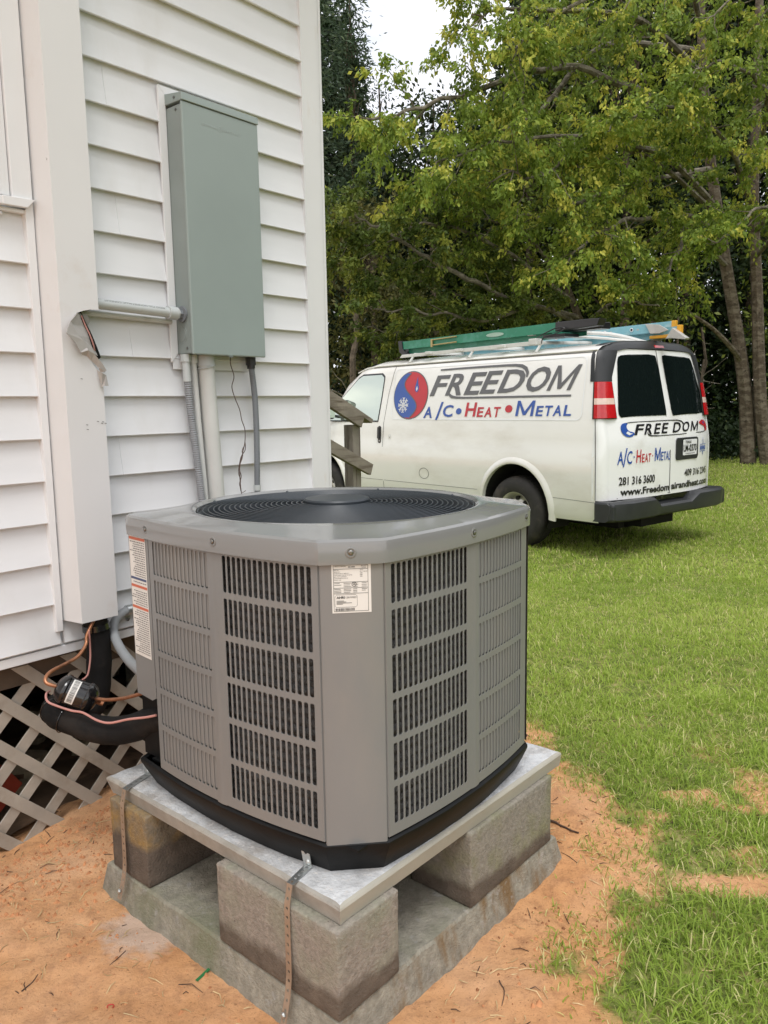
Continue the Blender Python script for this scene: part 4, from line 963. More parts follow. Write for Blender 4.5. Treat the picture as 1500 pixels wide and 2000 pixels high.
# ---------------------------------------------------------------- refrigerant lines
def hp(px_, py_, o_): return hpt(px_, py_, o_)
sl = Thing('insulated_pipe', 'thick black foam-covered refrigerant pipe looping from the cover to the unit', 'pipe', HOUSE, (1.22, -.10, .30))
path = smooth_path([(1.236, -.055, .74), (1.234, -.056, .68), hp(193, 1262, .058), hp(193, 1310, .06), hp(190, 1350, .062), hp(178, 1382, .07), hp(150, 1388, .09), hp(122, 1378, .13), hp(108, 1384, .18), hp(116, 1398, .225), hp(148, 1410, .27), hp(186, 1423, .33), hp(226, 1427, .40), hp(266, 1420, .46), hp(300, 1405, .52), hp(330, 1396, .58)], 5)
mb = MB(); rs = [.0385+.0012*noise.noise(Vector((i*.35, 0, 4))) for i in range(len(path))]
rs = [r_*(1 if i > 12 else .97) for i, r_ in enumerate(rs)]
mb.tube(path, rs, 20); sl.part('foam_sleeve', mb, M['foam'], smooth=True)
for (a, b_) in ((0, 4), (5, 7)):
    mb = MB(); mb.tube([path[a+1], path[a+2] if b_ > a+2 else path[a+1].lerp(path[a+3], .5), path[b_]], [.041, .0425, .0405], 18); sl.part('tape_wrap', mb, M['drier'], smooth=True)
mb = MB(); wpth = smooth_path([hp(174, 1232, .11), hp(176, 1262, .10), hp(176, 1290, .105), hp(171, 1318, .11), hp(160, 1328, .12)], 5); mb.tube(wpth, .0028, 8)
wp2 = smooth_path([hp(97, 1350, .20), hp(90, 1356, .225), hp(93, 1370, .255), hp(112, 1379, .275), hp(140, 1388, .30), hp(162, 1392, .335), hp(190, 1407, .385), hp(215, 1412, .43), hp(250, 1405, .49), hp(285, 1401, .55), hp(305, 1397, .585)], 5); mb.tube(wp2, .0032, 8)
single('thermostat_wire', mb, M['wirered'], 'thin pink wire tied along the black insulated pipe', 'wire', HOUSE, (1.15, -.3, .4), smooth=True)
mb = MB()
for q in (8, 9):
    i = 5*q+2; p = path[i]; tdir = (path[i+1]-path[i-1]).normalized(); x_ = tdir.orthogonal().normalized(); y_ = tdir.cross(x_)
    mb.tube([p+(x_*math.cos(R(a))+y_*math.sin(R(a)))*.0405 for a in range(0, 360, 15)], .0016, 6, closed=True)
sl.part('cable_tie', mb, M['drier'], smooth=True)
ll = Thing('filter_drier', 'shiny black filter drier canister with copper tubes at both ends', 'filter drier', HOUSE, (1.15, -.3, .42))
e0 = hp(104, 1336, .235); e1 = hp(168, 1358, .285)
ax = (e1-e0).normalized(); Ld = (e1-e0).length
c0 = hp(109, 1340, .24)
mb = MB(); mb.lathe([(.010, 0), (.024, .004), (.035, .012), (.041, .020), (.043, .024), (.043, .030), (.040, .034), (.040, .084), (.043, .088), (.043, .094), (.041, .098), (.034, .109), (.022, .117), (.011, .120)], c0, (ax.x*.95, ax.y*1.1, ax.z), 32)
ll.part('canister', mb, M['drier'], smooth=30)
axn = Vector((ax.x*.95, ax.y*1.1, ax.z)).normalized()
px1 = c0+axn*.120; px0 = c0
mb = MB(); mb.tube([px1-axn*.004, px1+axn*.018], [.0085, .0075], 14); ll.part('fitting', mb, M['copper'], smooth=True)
mb = MB(); mb.tube(smooth_path([px1+axn*.01, hp(188, 1365, .33), hp(210, 1367, .37), hp(240, 1364, .43), hp(268, 1357, .49), hp(290, 1350, .545)], 5), .0052, 10); ll.part('copper_tube', mb, M['copper'], smooth=True)
mb = MB(); mb.tube(smooth_path([(1.222, -.09, .70), hp(170, 1240, .10), hp(168, 1258, .11), hp(152, 1282, .135), hp(125, 1298, .165), hp(102, 1310, .19), hp(90, 1322, .21), hp(91, 1334, .225), px0+axn*.004], 5), .0052, 10); ll.part('copper_tube', mb, M['copper'], smooth=True)
x_ = axn.orthogonal().normalized(); toc = (HOUSEi @ CAMP - c0); toc = (toc-axn*toc.dot(axn)).normalized(); y_ = axn.cross(toc)
def onc(u, v): return c0+axn*u+(toc*math.cos(v)+y_*math.sin(v))*.0404
mb = MB(); mb.grid(lambda u, v: onc(.040+.022*u, -1.0+1.9*v), 1, 12); lb = ll.part('sticker', mb, M['paper'], smooth=True)
def onc2(u, v): return c0+axn*u+(toc*math.cos(v)+y_*math.sin(v))*.0408
mb = MB(); v_ = -.9
while v_ < .75: w2 = random.uniform(.015, .05); mb.add([onc2(.044, v_), onc2(.058, v_), onc2(.058, v_+w2), onc2(.044, v_+w2)], [(0, 1, 2, 3)]); v_ += w2+random.uniform(.02, .05)
ll.part('sticker_print', mb, M['inkgrey'], parent=lb)
fc = Thing('whip_conduit', 'grey flexible conduit curving from the siding down to the unit', 'conduit', HOUSE, (1.35, -.04, .4))
mb = MB(); mb.tube(smooth_path([hp(300, 1182, .02), hp(280, 1187, .025), hp(255, 1190, .03), hp(236, 1200, .035), hp(223, 1218, .045), hp(224, 1242, .08), hp(236, 1268, .16), hp(252, 1290, .27), hp(268, 1306, .38), hp(285, 1320, .50)], 6), .0145, 14); fc.part('hose', mb, M['flexw'], smooth=True)
cpt = hp(253, 1191, .03); mb = MB(); mb.tube([cpt+Vector((-.012, 0, 0)), cpt+Vector((.012, 0, 0))], .0172, 16); mb.box(cpt.x-.010, cpt.x+.010, -.016, -.012, cpt.z-.045, cpt.z-.01); fc.part('clamp', mb, M['zinc'], smooth=30)
mb = MB(); mb.lathe([(.006, 0), (.006, .003), (.002, .005)], (cpt.x, -.016, cpt.z-.034), (0, -1, 0), 8); fc.part('screw', mb, M['screw'])

# ---------------------------------------------------------------- porch stair railing
pr = Thing('stair_railing', 'weathered grey wooden stair railing beyond the house corner', 'railing', HOUSE, (4.43, 1.7, -.15))
mb = MB(); mb.box(4.372, 4.462, 1.70, 1.79, -.2, 1.185)
pr.part('post', mb, M['postwood'], bevel=.004)
def raily(name, p0, p1, th, y0, y1, rag=False):
    mb = MB(); a = Vector(p0); b_ = Vector(p1); d = (b_-a).normalized(); nn = Vector((-d.y, d.x))
    n_ = 8; rings = []
    for i in range(n_+1):
        c = a.lerp(b_, i/n_); j_ = noise.noise(Vector((i*.9, p0[1]*3, 0)))*.003
        rings.append([(c.x-nn.x*th/2, y0, c.y-nn.y*th/2+j_), (c.x+nn.x*th/2, y0, c.y+nn.y*th/2+j_), (c.x+nn.x*th/2, y1, c.y+nn.y*th/2+j_), (c.x-nn.x*th/2, y1, c.y-nn.y*th/2+j_)])
    if rag:
        rings[-1] = [(p[0]+random.uniform(-.01, .015), p[1], p[2]) for p in rings[-1]]
    mb.loft(rings); pr.part(name, mb, M['oldwood'], bevel=.002)
raily('cap_rail', (2.6, 2.135), (4.568, 1.208), .032, 1.665, 1.83)
raily('upper_rail', (2.6, 2.075), (4.450, 1.205), .088, 1.658, 1.698)
raily('lower_rail', (2.6, 1.727), (4.540, .836), .088, 1.655, 1.697, True)
# upper landing the rail leads to, behind the house corner
st = Thing('porch_steps', 'grey wooden porch landing hidden behind the house corner', 'porch', HOUSE, (3.0, 2.5, -.15))
mb = MB(); mb.box(2.40, 3.2, 1.75, 3.4, .54, .58); st.part('deck', mb, M['oldwood'])
mb = MB(); mb.box(2.55, 2.64, 1.70, 1.79, -.2, 2.09); st.part('post', mb, M['postwood'])
for i in range(3):
    mb = MB(); mb.box(3.22+.33*i, 3.52+.33*i, 1.82, 3.3, .36-.19*i, .40-.19*i); st.part('tread', mb, M['oldwood'])

# ---------------------------------------------------------------- van
van = Thing('cargo_van', 'white cargo van with Freedom lettering and ladders on its roof', 'van', VAN, (2.6, 0, 0))
ZS = [.36, .42, .56, .60, .98, 1.04, 1.30, 1.90, 1.97, 2.03]; YS = [.955, .98, .995, 1.0, 1.01, .995, .985, .895, .87, .80]
def ys(z_): return float(np.interp(z_, ZS, YS))
def xr(y, z_): return -.05+.13*abs(y/.98)**3+.17*max(0, z_-1.1)/.9
PROF = [(ys(z_), z_) for z_ in (.36, .42, .56, .60, .80, .98, 1.04, 1.15, 1.30, 1.50, 1.70, 1.90, 1.96)] + [(.845, 1.995), (.80, 2.025), (.70, 2.052), (.5, 2.075), (.25, 2.086), (0, 2.09)]
def ztop(x):  # side silhouette of the top
    return float(np.interp(x, [0, .3, 3.55, 3.85, 4.15, 4.60, 4.72, 5.3, 5.55, 5.68], [2.09, 2.09, 2.09, 2.04, 1.86, 1.36, 1.29, 1.16, 1.04, .70]))
def wid(x): return float(np.interp(x, [0, 4.3, 5.2, 5.5, 5.68], [1, 1, .97, .92, .80]))
stations = [.10, .12, .25, .5, .8, 1.12, 1.5, 2.0, 2.6, 3.2, 3.55, 3.7, 3.85, 4.0, 4.15, 4.3, 4.45, 4.60, 4.72, 4.95, 5.15, 5.3, 5.45, 5.55, 5.62, 5.68]
def section(x):
    zt = ztop(x); w2 = wid(x); o_ = []
    for y, z_ in PROF:
        if zt < 2.089:
            # squeeze everything above the belt line down to the local top
            zb_ = min(1.15, zt-.10)
            if z_ > zb_: z2 = zb_+(z_-zb_)*(zt-zb_)/(2.09-zb_)
            else: z2 = z_
            yy = y if z_ <= 1.3 else y
            o_.append((yy*w2, z2))
        else: o_.append((y*w2, z_))
    return o_
mb = MB(); rings = []
for x in stations:
    s_ = section(x); ring_ = [(x if x > .11 else xr(y, z_)+.035 if abs(y) > .9 else xr(y, z_)+.02, y, z_) for y, z_ in s_]+[(x if x > .11 else xr(y, z_)+.035 if abs(y) > .9 else xr(y, z_)+.02, -y, z_) for y, z_ in s_[::-1][1:]]
    rings.append(ring_)
# rear stations follow the slanted rear plane
for k_, add_ in ((1, .045), (2, .16)):
    rings[k_] = [(max(x0[0]+add_, x[0]), x[1], x[2]) for x0, x in zip(rings[0], rings[k_])]
mb.loft(rings, False, False, True)
body = van.part('body', mb, M['paint'], smooth=32)
# wheel arches cut from the body
cut = MB()
for wx in (1.13, 4.56):
    for sy in (-1, 1):
        c_ = MB(); c_.lathe([(.455, -.35), (.455, .35)], (wx, sy*.95, .43), (0, 1, 0), 40); cut.add(c_.v, c_.f)
        c_ = MB(); c_.box(wx-.455, wx+.455, sy*.95-.35, sy*.95+.35, -.2, .40)
        cut.add(c_.v, c_.f) if False else None
cutter = link_mesh('cutter', [(v[0]-2.6, v[1], v[2]) for v in cut.v], cut.f, M['seam'])
cutter.parent = van.root
bm_ = body.modifiers.new('arch', 'BOOLEAN'); bm_.operation = 'DIFFERENCE'; bm_.object = cutter; bm_.solver = 'FAST'
bpy.context.view_layer.update()
dg = bpy.context.evaluated_depsgraph_get(); nm_ = bpy.data.meshes.new_from_object(body.evaluated_get(dg))
ok = len(nm_.polygons) > 100
if ok:
    body.modifiers.clear(); body.data = nm_
    bmx = bmesh.new(); bmx.from_mesh(nm_)
    # drop the cutter walls left inside the wheel wells (they are rebuilt as liners)
    kill = []
    for f in bmx.faces:
        c = f.calc_center_median(); X_ = c.x+2.6
        for wx in (1.13, 4.56):
            if math.hypot(X_-wx, c.z-.43) < .462 and abs(c.y) < 1.3 and (abs(f.normal.y) < .5 or math.hypot(X_-wx, c.z-.43) < .44): kill.append(f); break
    bmesh.ops.delete(bmx, geom=kill, context='FACES'); bmx.to_mesh(nm_); bmx.free()
else:
    body.modifiers.clear()
bpy.data.objects.remove(cutter)
# liners, arch lips
for wx in (1.13, 4.56):
    for sy in (-1, 1):
        m1 = MB(); y0 = sy*.965; y1 = sy*.62
        pts = arc(wx, .43, .458, .458, -25, 205, 30)
        m1.add([(x, y0, z_) for x, z_ in pts]+[(x, y1, z_) for x, z_ in pts], [(i, i+1, 32+i, 31+i) for i in range(30)])
        m1.add([(x, y1, z_) for x, z_ in pts], [tuple(range(31))])
        van.part('wheel_well', m1, M['dark'])
        m1 = MB()
        rr = []
        for a in range(-18, 199, 7):
            ca_, sa_ = math.cos(R(a)), math.sin(R(a))
            def q(r_, dy): z_ = .43+r_*sa_; return (wx+r_*ca_, sy*(ys(max(z_, .37))+dy), z_)
            rr.append([q(.452, -.03), q(.452, .016), q(.468, .020), q(.492, .014), q(.520, .0005), q(.520, -.02)])
        m1.loft(rr); van.part('arch_lip', m1, M['paint'], smooth=60)
# chassis underside
mb = MB(); mb.box(.15, 5.4, -.60, .60, .33, .42); mb.box(.3, 5.2, -.35, -.25, .22, .33); mb.box(.3, 5.2, .25, .35, .22, .33); mb.box(.2, .9, -.5, .1, .22, .34)
van.part('underbody', mb, M['dark'])
mb = MB(); mb.tube([(1.13, -.8, .37), (1.13, .8, .37)], .05, 10); van.part('rear_axle', mb, M['dark'])
# wheels
def wheel(wx, sy):
    m1 = MB(); c = (wx, sy*.745, .372); ax_ = (0, sy, 0)
    m1.lathe([(.21, .00), (.30, -.004), (.352, .012), (.368, .035), (.372, .06), (.372, .18), (.368, .205), (.352, .228), (.30, .246), (.235, .243), (.212, .235), (.205, .20)], c, ax_, 48, False)
    t_ = van.part('tyre', m1, M['rubber'], smooth=50)
    m1 = MB(); m1.lathe([(.206, .238), (.213, .242), (.205, .222), (.190, .205), (.182, .16), (.165, .150), (.150, .175), (.135, .190), (.105, .196), (.085, .186), (.080, .21), (.066, .222), (.0001, .224)], c, ax_, 48, False)
    r_ = van.part('rim', m1, M['rim'], parent=t_, smooth=40)
    for k_ in range(8):
        a = R(45*k_); m1 = MB(); m1.lathe([(.021, .165), (.024, .2005), (.0001, .2010)], (wx+math.cos(a)*.148, sy*.745, .372+math.sin(a)*.148), ax_, 10); van.part('rim_opening', m1, M['dark'], parent=r_)
    for k_ in range(8):
        a = R(45*k_+22); m1 = MB(); m1.lathe([(.008, .19), (.008, .203), (.004, .206)], (wx+math.cos(a)*.098, sy*.745, .372+math.sin(a)*.098), ax_, 6); van.part('lug_nut', m1, M['screw'], parent=r_)
    m1 = MB()
    for k_ in range(56):
        a = R(360/56*k_)
        for (o0, o1, sh) in ((.065, .10, 0), (.11, .15, .02), (.16, .20, 0)):
            v_ = [(wx+math.cos(a+sh+q*.05)*rr_, sy*(.745+oo), .372+math.sin(a+sh+q*.05)*rr_) for rr_ in (.3725, .3765) for q in (0, 1) for oo in (o0, o1)]
            m1.add(v_, [(4, 5, 7, 6), (0, 4, 6, 2), (1, 3, 7, 5), (0, 1, 5, 4), (2, 6, 7, 3)])
    van.part('tread_lugs', m1, M['rubber'], parent=t_, kind='stuff')
for wx in (1.13, 4.56):
    for sy in (1, -1): wheel(wx, sy)

def SD(x, z_, d=.003):   # left side surface of the van
    return (x, ys(z_)+d, z_)
def SR(x, z_, d=.003): return (x, -ys(z_)-d, z_)
def RE(y, z_, d=.004):   # rear surface
    return (xr(y, z_)-d, y, z_)
def strip_patch(mb, rows, fn, nu=8):
    """surface patch from rows (v, u0, u1)"""
    vs = []; 
    for v, u0, u1 in rows: vs += [fn(u0+(u1-u0)*i/nu, v) for i in range(nu+1)]
    mb.add(vs, [(j*(nu+1)+i, j*(nu+1)+i+1, (j+1)*(nu+1)+i+1, (j+1)*(nu+1)+i) for j in range(len(rows)-1) for i in range(nu)])
def poly_rows(poly, n=14):
    zs = [p[1] for p in poly]; z0_, z1_ = min(zs), max(zs); rows = []
    for k_ in range(n+1):
        z_ = z0_+(z1_-z0_)*(k_/n); z_ = min(max(z_, z0_+1e-5), z1_-1e-5); xs = []
        for i in range(len(poly)):
            a, b_ = poly[i], poly[(i+1) % len(poly)]
            if (a[1]-z_)*(b_[1]-z_) <= 0 and abs(a[1]-b_[1]) > 1e-9: xs.append(a[0]+(b_[0]-a[0])*(z_-a[1])/(b_[1]-a[1]))
        if len(xs) >= 2: rows.append((z_, max(xs), min(xs)))
    return rows
def rrect(u0, u1, v0, v1, r_, n=5):
    return arc(u1-r_, v0+r_, r_, r_, -90, 0, n)+arc(u1-r_, v1-r_, r_, r_, 0, 90, n)+arc(u0+r_, v1-r_, r_, r_, 90, 180, n)+arc(u0+r_, v0+r_, r_, r_, 180, 270, n)
# side: raised frame round the recessed panel, seams, crease
fnS = lambda d: (lambda u, v: SD(u, v, d))
mb = MB()
q = rrect(.31, 3.14, 1.335, 1.935, .06)
rr = []
for (a, b_) in q+[q[0]]:
    rr.append((a, b_))
stroke(mb, rr, .012, fnS(.0035)); pf = van.part('side_panel_bead', mb, M['paintr'])
def seam(pts, w2=.006, fn=fnS(.0028), name='door_seam', m='seam'):
    m1 = MB(); stroke(m1, pts, w2, fn); return van.part(name, m1, M[m])
seam([(3.290, .40), (3.292, .53), (3.288, 1.0), (3.278, 1.28), (3.235, 1.62), (3.165, 1.90), (3.150, 1.965)])
seam([(4.50, .62), (4.47, .95), (4.44, 1.20), (4.44, 1.33)])
seam([(.118, .58), (.120, 1.0), (.150, 1.345)], .008)
seam([(.11, .556), (.62, .570)], .004, m='inkgrey'); seam([(1.66, .575), (3.28, .575)], .004, m='inkgrey'); seam([(3.30, .575), (4.08, .575)], .004, m='inkgrey')
seam([(.24, 1.972), (1.2, 1.975), (2.4, 1.975), (3.6, 1.972)], .007, m='inkgrey', name='roof_gutter_line')
for fn in (SR,):
    m1 = MB(); stroke(m1, [(3.29, .40), (3.288, 1.0), (3.278, 1.28), (3.165, 1.90)], .006, lambda u, v: SR(u, v, .0028)); van.part('door_seam', m1, M['seam'])
# drip rail along the roof edge
for sy in (1, -1):
    mb = MB(); mb.tube([(.22, sy*.862, 1.990), (1.5, sy*.862, 1.990), (3.5, sy*.862, 1.990), (3.75, sy*.858, 1.975), (3.95, sy*.85, 1.925)], .008, 8); van.part('drip_rail', mb, M['paint'], smooth=True)
# front side window
wpoly = [(3.400, 1.315), (3.365, 1.60), (3.345, 1.84), (3.37, 1.872), (3.40, 1.880), (3.78, 1.880), (3.84, 1.868), (3.93, 1.80), (4.20, 1.60), (4.42, 1.40), (4.44, 1.33), (4.42, 1.315)]
for nm2, fn in (('left', lambda u, v: SD(u*1.0, v, .006)), ('right', lambda u, v: SR(u, v, .006))):
    cx_ = 3.85; cz_ = 1.58
    def top_in(x, z_):   # keep windows on the squeezed section further forward
        zt = ztop(x); 
        return z_
    m1 = MB(); big_ = [(cx_+(x-cx_)*1.03, cz_+(z_-cz_)*1.07) for x, z_ in wpoly]
    strip_patch(m1, poly_rows(big_, 16), (lambda u, v, fn=fn: tuple(fn(u, v)[i]-(.003 if i == 1 and fn(u, v)[1] > 0 else (-.003 if i == 1 else 0)) for i in range(3))))
    fr = van.part('window_rubber', m1, M['vblack'])
    m1 = MB(); strip_patch(m1, poly_rows(wpoly, 16), fn); van.part('side_window', m1, M['glassside'], smooth=True)
# windscreen
def WS(u, v): x = 3.80+v*.86; z_ = ztop(x)+.006; y = (.70+.10*v)*(1-2*u); return (x+.01, y, z_-.02*abs(1-2*u)**2)
mb = MB(); mb.grid(WS, 8, 8); van.part('windscreen', mb, M['glassdark'], smooth=True)
mb = MB(); mb.box(5.66, 5.72, -.80, .80, .62, .92); van.part('grille', mb, M['blackpl'], bevel=.01)
mb = MB(); mb.box(5.60, 5.78, -.95, .95, .40, .60); van.part('front_bumper', mb, M['blackpl'], bevel=.02)
for sy in (1, -1):
    mb = MB(); mb.box(5.62, 5.70, sy*.80-.09, sy*.80+.09, .64, .90); van.part('headlight', mb, M['lampclear'], bevel=.01)
# mirrors
for sy in (1, -1):
    mb = MB(); mb.box(4.22, 4.30, sy*1.13-.085, sy*1.13+.085, 1.33, 1.62); mr_ = van.part('wing_mirror', mb, M['blackpl'], bevel=.03)
    mb = MB(); mb.box(4.214, 4.2185, sy*1.13-.07, sy*1.13+.07, 1.35, 1.60); van.part('mirror_glass', mb, M['glassside'], parent=mr_)
    mb = MB(); mb.tube([(4.26, sy*.96, 1.36), (4.26, sy*1.09, 1.38)], .02, 8); van.part('mirror_arm', mb, M['blackpl'], parent=mr_)
# handle, lock, fuel flap
mb = MB(); poly_on(mb, rrect(3.328, 3.388, 1.036, 1.247, .022), lambda u, v: SD(u, v, .004)); hd = van.part('door_handle', mb, M['vblack'])
mb = MB(); mb.prism(rrect(3.340, 3.374, 1.09, 1.235, .012, 3), lambda p, a: SD(p[0], p[1], a), .004, .030); van.part('handle_grip', mb, M['blackpl'], parent=hd, bevel=.003)
mb = MB(); mb.lathe([(.011, 0), (.011, .004), (.0001, .005)], SD(3.357, 1.062, .004), (0, 1, 0), 12); van.part('key_lock', mb, M['zinc'], parent=hd)
m1 = MB(); stroke(m1, arc(2.522, .702, .083, .062, 0, 360, 32), .0055, fnS(.003)); van.part('fuel_flap', m1, M['inkgrey'])
m1 = MB(); stroke(m1, rrect(3.135, 3.180, 1.09, 1.14, .008)+[(3.158, 1.09)], .004, fnS(.003)); m1.lathe([(.008, 0), (.008, .004), (.0001, .005)], SD(3.157, 1.115, .003), (0, 1, 0), 10); van.part('side_latch', m1, M['zinc'])
# logo circle on the side
LC = (2.815, 1.616); LRX, LRZ = .298, .275
mb = MB(); poly_on(mb, arc(*LC, LRX+.012, LRZ+.012, 0, 354, 59), fnS(.0035)); lg = van.part('logo_ring', mb, M['vgrey'])
sx = 1
mb = MB(); poly_on(mb, arc(*LC, LRX, LRZ, 0, 354, 59), fnS(.0048)); van.part('logo_red', mb, M['vred'], parent=lg)
# blue half: left of an S curve (left in the photo is towards larger x)
S_ = [(LC[0]-.02+.10*math.sin(2*math.pi*(k_/24))*-1, LC[1]+LRZ*math.cos(math.pi*k_/24)) for k_ in range(25)]
left = arc(*LC, LRX, LRZ, -90, 90, 30)
bl_rows = []
for k_ in range(1, 48):
    z_ = LC[1]-LRZ+2*LRZ*k_/48; hw_ = LRX*math.sqrt(max(0, 1-((z_-LC[1])/LRZ)**2)); t_ = (z_-LC[1])/LRZ
    xs_ = LC[0]+.125*math.sin(math.pi*t_)*(1 if t_ < 0 else 1) ; xs_ = max(min(xs_, LC[0]+hw_), LC[0]-hw_)
    bl_rows.append((z_, LC[0]+hw_, xs_))
mb = MB(); strip_patch(mb, bl_rows, fnS(.0062), 3); van.part('logo_blue', mb, M['vblue'], parent=lg)
mb = MB(); stroke(mb, [(r_[2], r_[0]) for r_ in bl_rows], .014, fnS(.0072)); van.part('logo_curve', mb, M['vgrey'], parent=lg)
mb = MB()
cz = (LC[0]+.115, LC[1]-.115)
for k_ in range(8):
    a = R(45*k_); d = (math.cos(a), math.sin(a)); L_ = .088
    stroke(mb, [cz, (cz[0]+d[0]*L_, cz[1]+d[1]*L_)], .016, fnS(.0076))
    for f_ in (.5, .8):
        for s_ in (-1, 1):
            a2 = a+s_*R(45); stroke(mb, [(cz[0]+d[0]*L_*f_, cz[1]+d[1]*L_*f_), (cz[0]+d[0]*L_*f_+math.cos(a2)*.028, cz[1]+d[1]*L_*f_+math.sin(a2)*.028)], .010, fnS(.0076))
van.part('logo_snowflake', mb, M['vwhite'], parent=lg, fix=False)
fl = (LC[0]-.105, LC[1]+.095)
mb = MB(); poly_on(mb, [(fl[0]+.0, fl[1]+.125), (fl[0]+.018, fl[1]+.06), (fl[0]+.036, fl[1]+.0), (fl[0]+.032, fl[1]-.04), (fl[0], fl[1]-.065), (fl[0]-.03, fl[1]-.04), (fl[0]-.032, fl[1]+.0), (fl[0]-.012, fl[1]+.05)], fnS(.0062)); van.part('logo_flame', mb, M['vblue'], parent=lg)
mb = MB(); poly_on(mb, [(fl[0], fl[1]+.015), (fl[0]+.015, fl[1]-.02), (fl[0], fl[1]-.05), (fl[0]-.014, fl[1]-.022)], fnS(.0072)); van.part('logo_flame_core', mb, M['vwhite'], parent=lg)
# FREEDOM in slanted capitals
TF = fnS(.0045)
def letters(spec, fn, m, wgt=.02, shear=.0, name='lettering', parent=None):
    for (s_, u0, u1, v0, v1) in spec:
        mb = MB(); text(mb, s_, fn, u0, u1, v0, v1, shear, wgt); o = van.part(name, mb, M[m], parent=parent, fix=False)
    return o
letters([('F', 2.480, 2.262, 1.600, 1.832), ('R', 2.222, 1.965, 1.600, 1.840), ('E', 1.925, 1.705, 1.601, 1.842), ('E', 1.683, 1.475, 1.608, 1.848), ('D', 1.425, 1.120, 1.612, 1.850), ('O', 1.080, .800, 1.614, 1.862), ('M', .765, .475, 1.620, 1.862)], TF, 'vgrey', .022, .48)
mb = MB(); stroke(mb, [(2.330, 1.893), (2.0, 1.897), (1.6, 1.898), (1.32, 1.897), (1.20, 1.893), (1.11, 1.880), (1.055, 1.852), (1.03, 1.81), (1.035, 1.765)], [.018, .020, .022, .024, .027, .036, .042, .038, .02], fnS(.0052)); van.part('lettering_swoosh', mb, M['vgrey'])
mb = MB(); stroke(mb, [(2.165, 1.650), (2.155, 1.615), (2.11, 1.587), (2.03, 1.575), (1.9, 1.571), (1.2, 1.569), (.455, 1.568)], [.012, .030, .034, .026, .021, .021, .019], fnS(.0052)); van.part('lettering_swoosh', mb, M['vgrey'])
letters([('A', 2.552, 2.405, 1.347, 1.478), ('/', 2.345, 2.250, 1.325, 1.530), ('C', 2.232, 2.070, 1.360, 1.495)], TF, 'vblue', .022, .10)
mb = MB(); poly_on(mb, arc(1.971, 1.424, .044, .034, 0, 350, 20), TF); van.part('lettering_dot', mb, M['vblue'])
letters([('H', 1.872, 1.715, 1.365, 1.518), ('E', 1.690, 1.600, 1.362, 1.466), ('A', 1.580, 1.470, 1.360, 1.466), ('T', 1.452, 1.358, 1.360, 1.467)], TF, 'vred', .022, .12)
mb = MB(); poly_on(mb, arc(1.235, 1.446, .050, .039, 0, 350, 20), TF); van.part('lettering_dot', mb, M['vred'])
letters([('M', 1.138, .905, 1.371, 1.527), ('E', .872, .785, 1.370, 1.472), ('T', .765, .670, 1.371, 1.474), ('A', .655, .550, 1.372, 1.476), ('L', .525, .434, 1.373, 1.478)], TF, 'vblue', .022, .12)

# rear: doors, windows, lamps, bumper
mb = MB(); rows = []
for k_ in range(25):
    z_ = .575+(2.0-.575)*k_/24
    hw_ = min(.955, ys(max(z_, .6))-.045)
    if z_ > 1.90: hw_ -= (z_-1.90)*1.4
    rows.append((z_, hw_, -hw_))
strip_patch(mb, rows, lambda u, v: RE(u, v, .0), 24); van.part('rear_doors', mb, M['paintr'], smooth=True)
# black corner pillars, top cap and tail lamps
def cornerrow(z_, a, b_, d): # wraps from rear face round to the side
    pts = []
    for k_ in range(9):
        t_ = k_/8
        if sy_ > 0: pass
        ang = t_*math.pi/2
        yy = a+(ys(z_)+d-a)*math.sin(ang); xx = xr(a, z_)-d+(b_-(xr(a, z_)-d))*(1-math.cos(ang))
        pts.append((xx, yy*sy_, z_))
    return pts
for sy_ in (1, -1):
    rings = [cornerrow(z_, (.775 if z_ < 1.72 else .775-(z_-1.72)*.45), .215+(z_-1.35)*.09, .010) for z_ in np.linspace(1.692, 1.985, 8)]
    m1 = MB(); m1.loft(rings, False, False, False); van.part('corner_pillar', m1, M['blackpl'], smooth=60)
    for (za, zb, mm) in ((1.350, 1.478, 'lampred'), (1.478, 1.535, 'lampclear'), (1.535, 1.688, 'lampred')):
        rings = [cornerrow(z_, .792, .155+(z_-1.35)*.10, .022) for z_ in np.linspace(za, zb, 4)]
        m1 = MB(); m1.loft(rings, False, False, False); van.part('tail_lamp', m1, M[mm], smooth=60, label='clear reversing section of the tail lamp' if mm == 'lampclear' else 'red section of the tail lamp')
    m1 = MB(); rings = [cornerrow(z_, .775, .180+(z_-1.35)*.09, .009) for z_ in (1.342, 1.69)]; m1.loft(rings, False, False, False); van.part('lamp_housing', m1, M['seam'], smooth=60)
    # white corner below the lamps
    m1 = MB(); rings = [cornerrow(z_, .895, .16, .002) for z_ in np.linspace(.575, 1.342, 12)]; m1.loft(rings, False, False, False); van.part('rear_corner', m1, M['paintr'], smooth=60)
mb = MB(); rings = []
for k_ in range(21):
    y = .84-1.68*k_/20; a_ = abs(y)
    zt_ = float(np.interp(a_, [0, .5, .70, .80, .845], [2.094, 2.080, 2.055, 2.028, 1.985])); zb_ = float(np.interp(a_, [0, .5, .66, .75, .845], [2.012, 2.005, 1.985, 1.93, 1.80]))
    rings.append([(xr(y, zb_)-.012, y, zb_), (xr(y, zb_)-.014+.02, y, (zb_+zt_)/2+.008), (xr(y, 2)+.045, y, zt_+.003), (xr(y, 2)+.13, y, zt_+.004), (xr(y, 2)+.14, y, zt_-.02)])
mb.loft(rings, False, False, False); cap_ = van.part('roof_end_cap', mb, M['blackpl'], smooth=60)
mb = MB(); mb.grid(lambda u, v: (xr(0, 2.03)-.010+.022*v, .085-.17*u, 2.026+.036*v), 3, 1); mb.v = [(x-.006, y, z_) for x, y, z_ in mb.v]; van.part('brake_light', mb, M['lampred'])
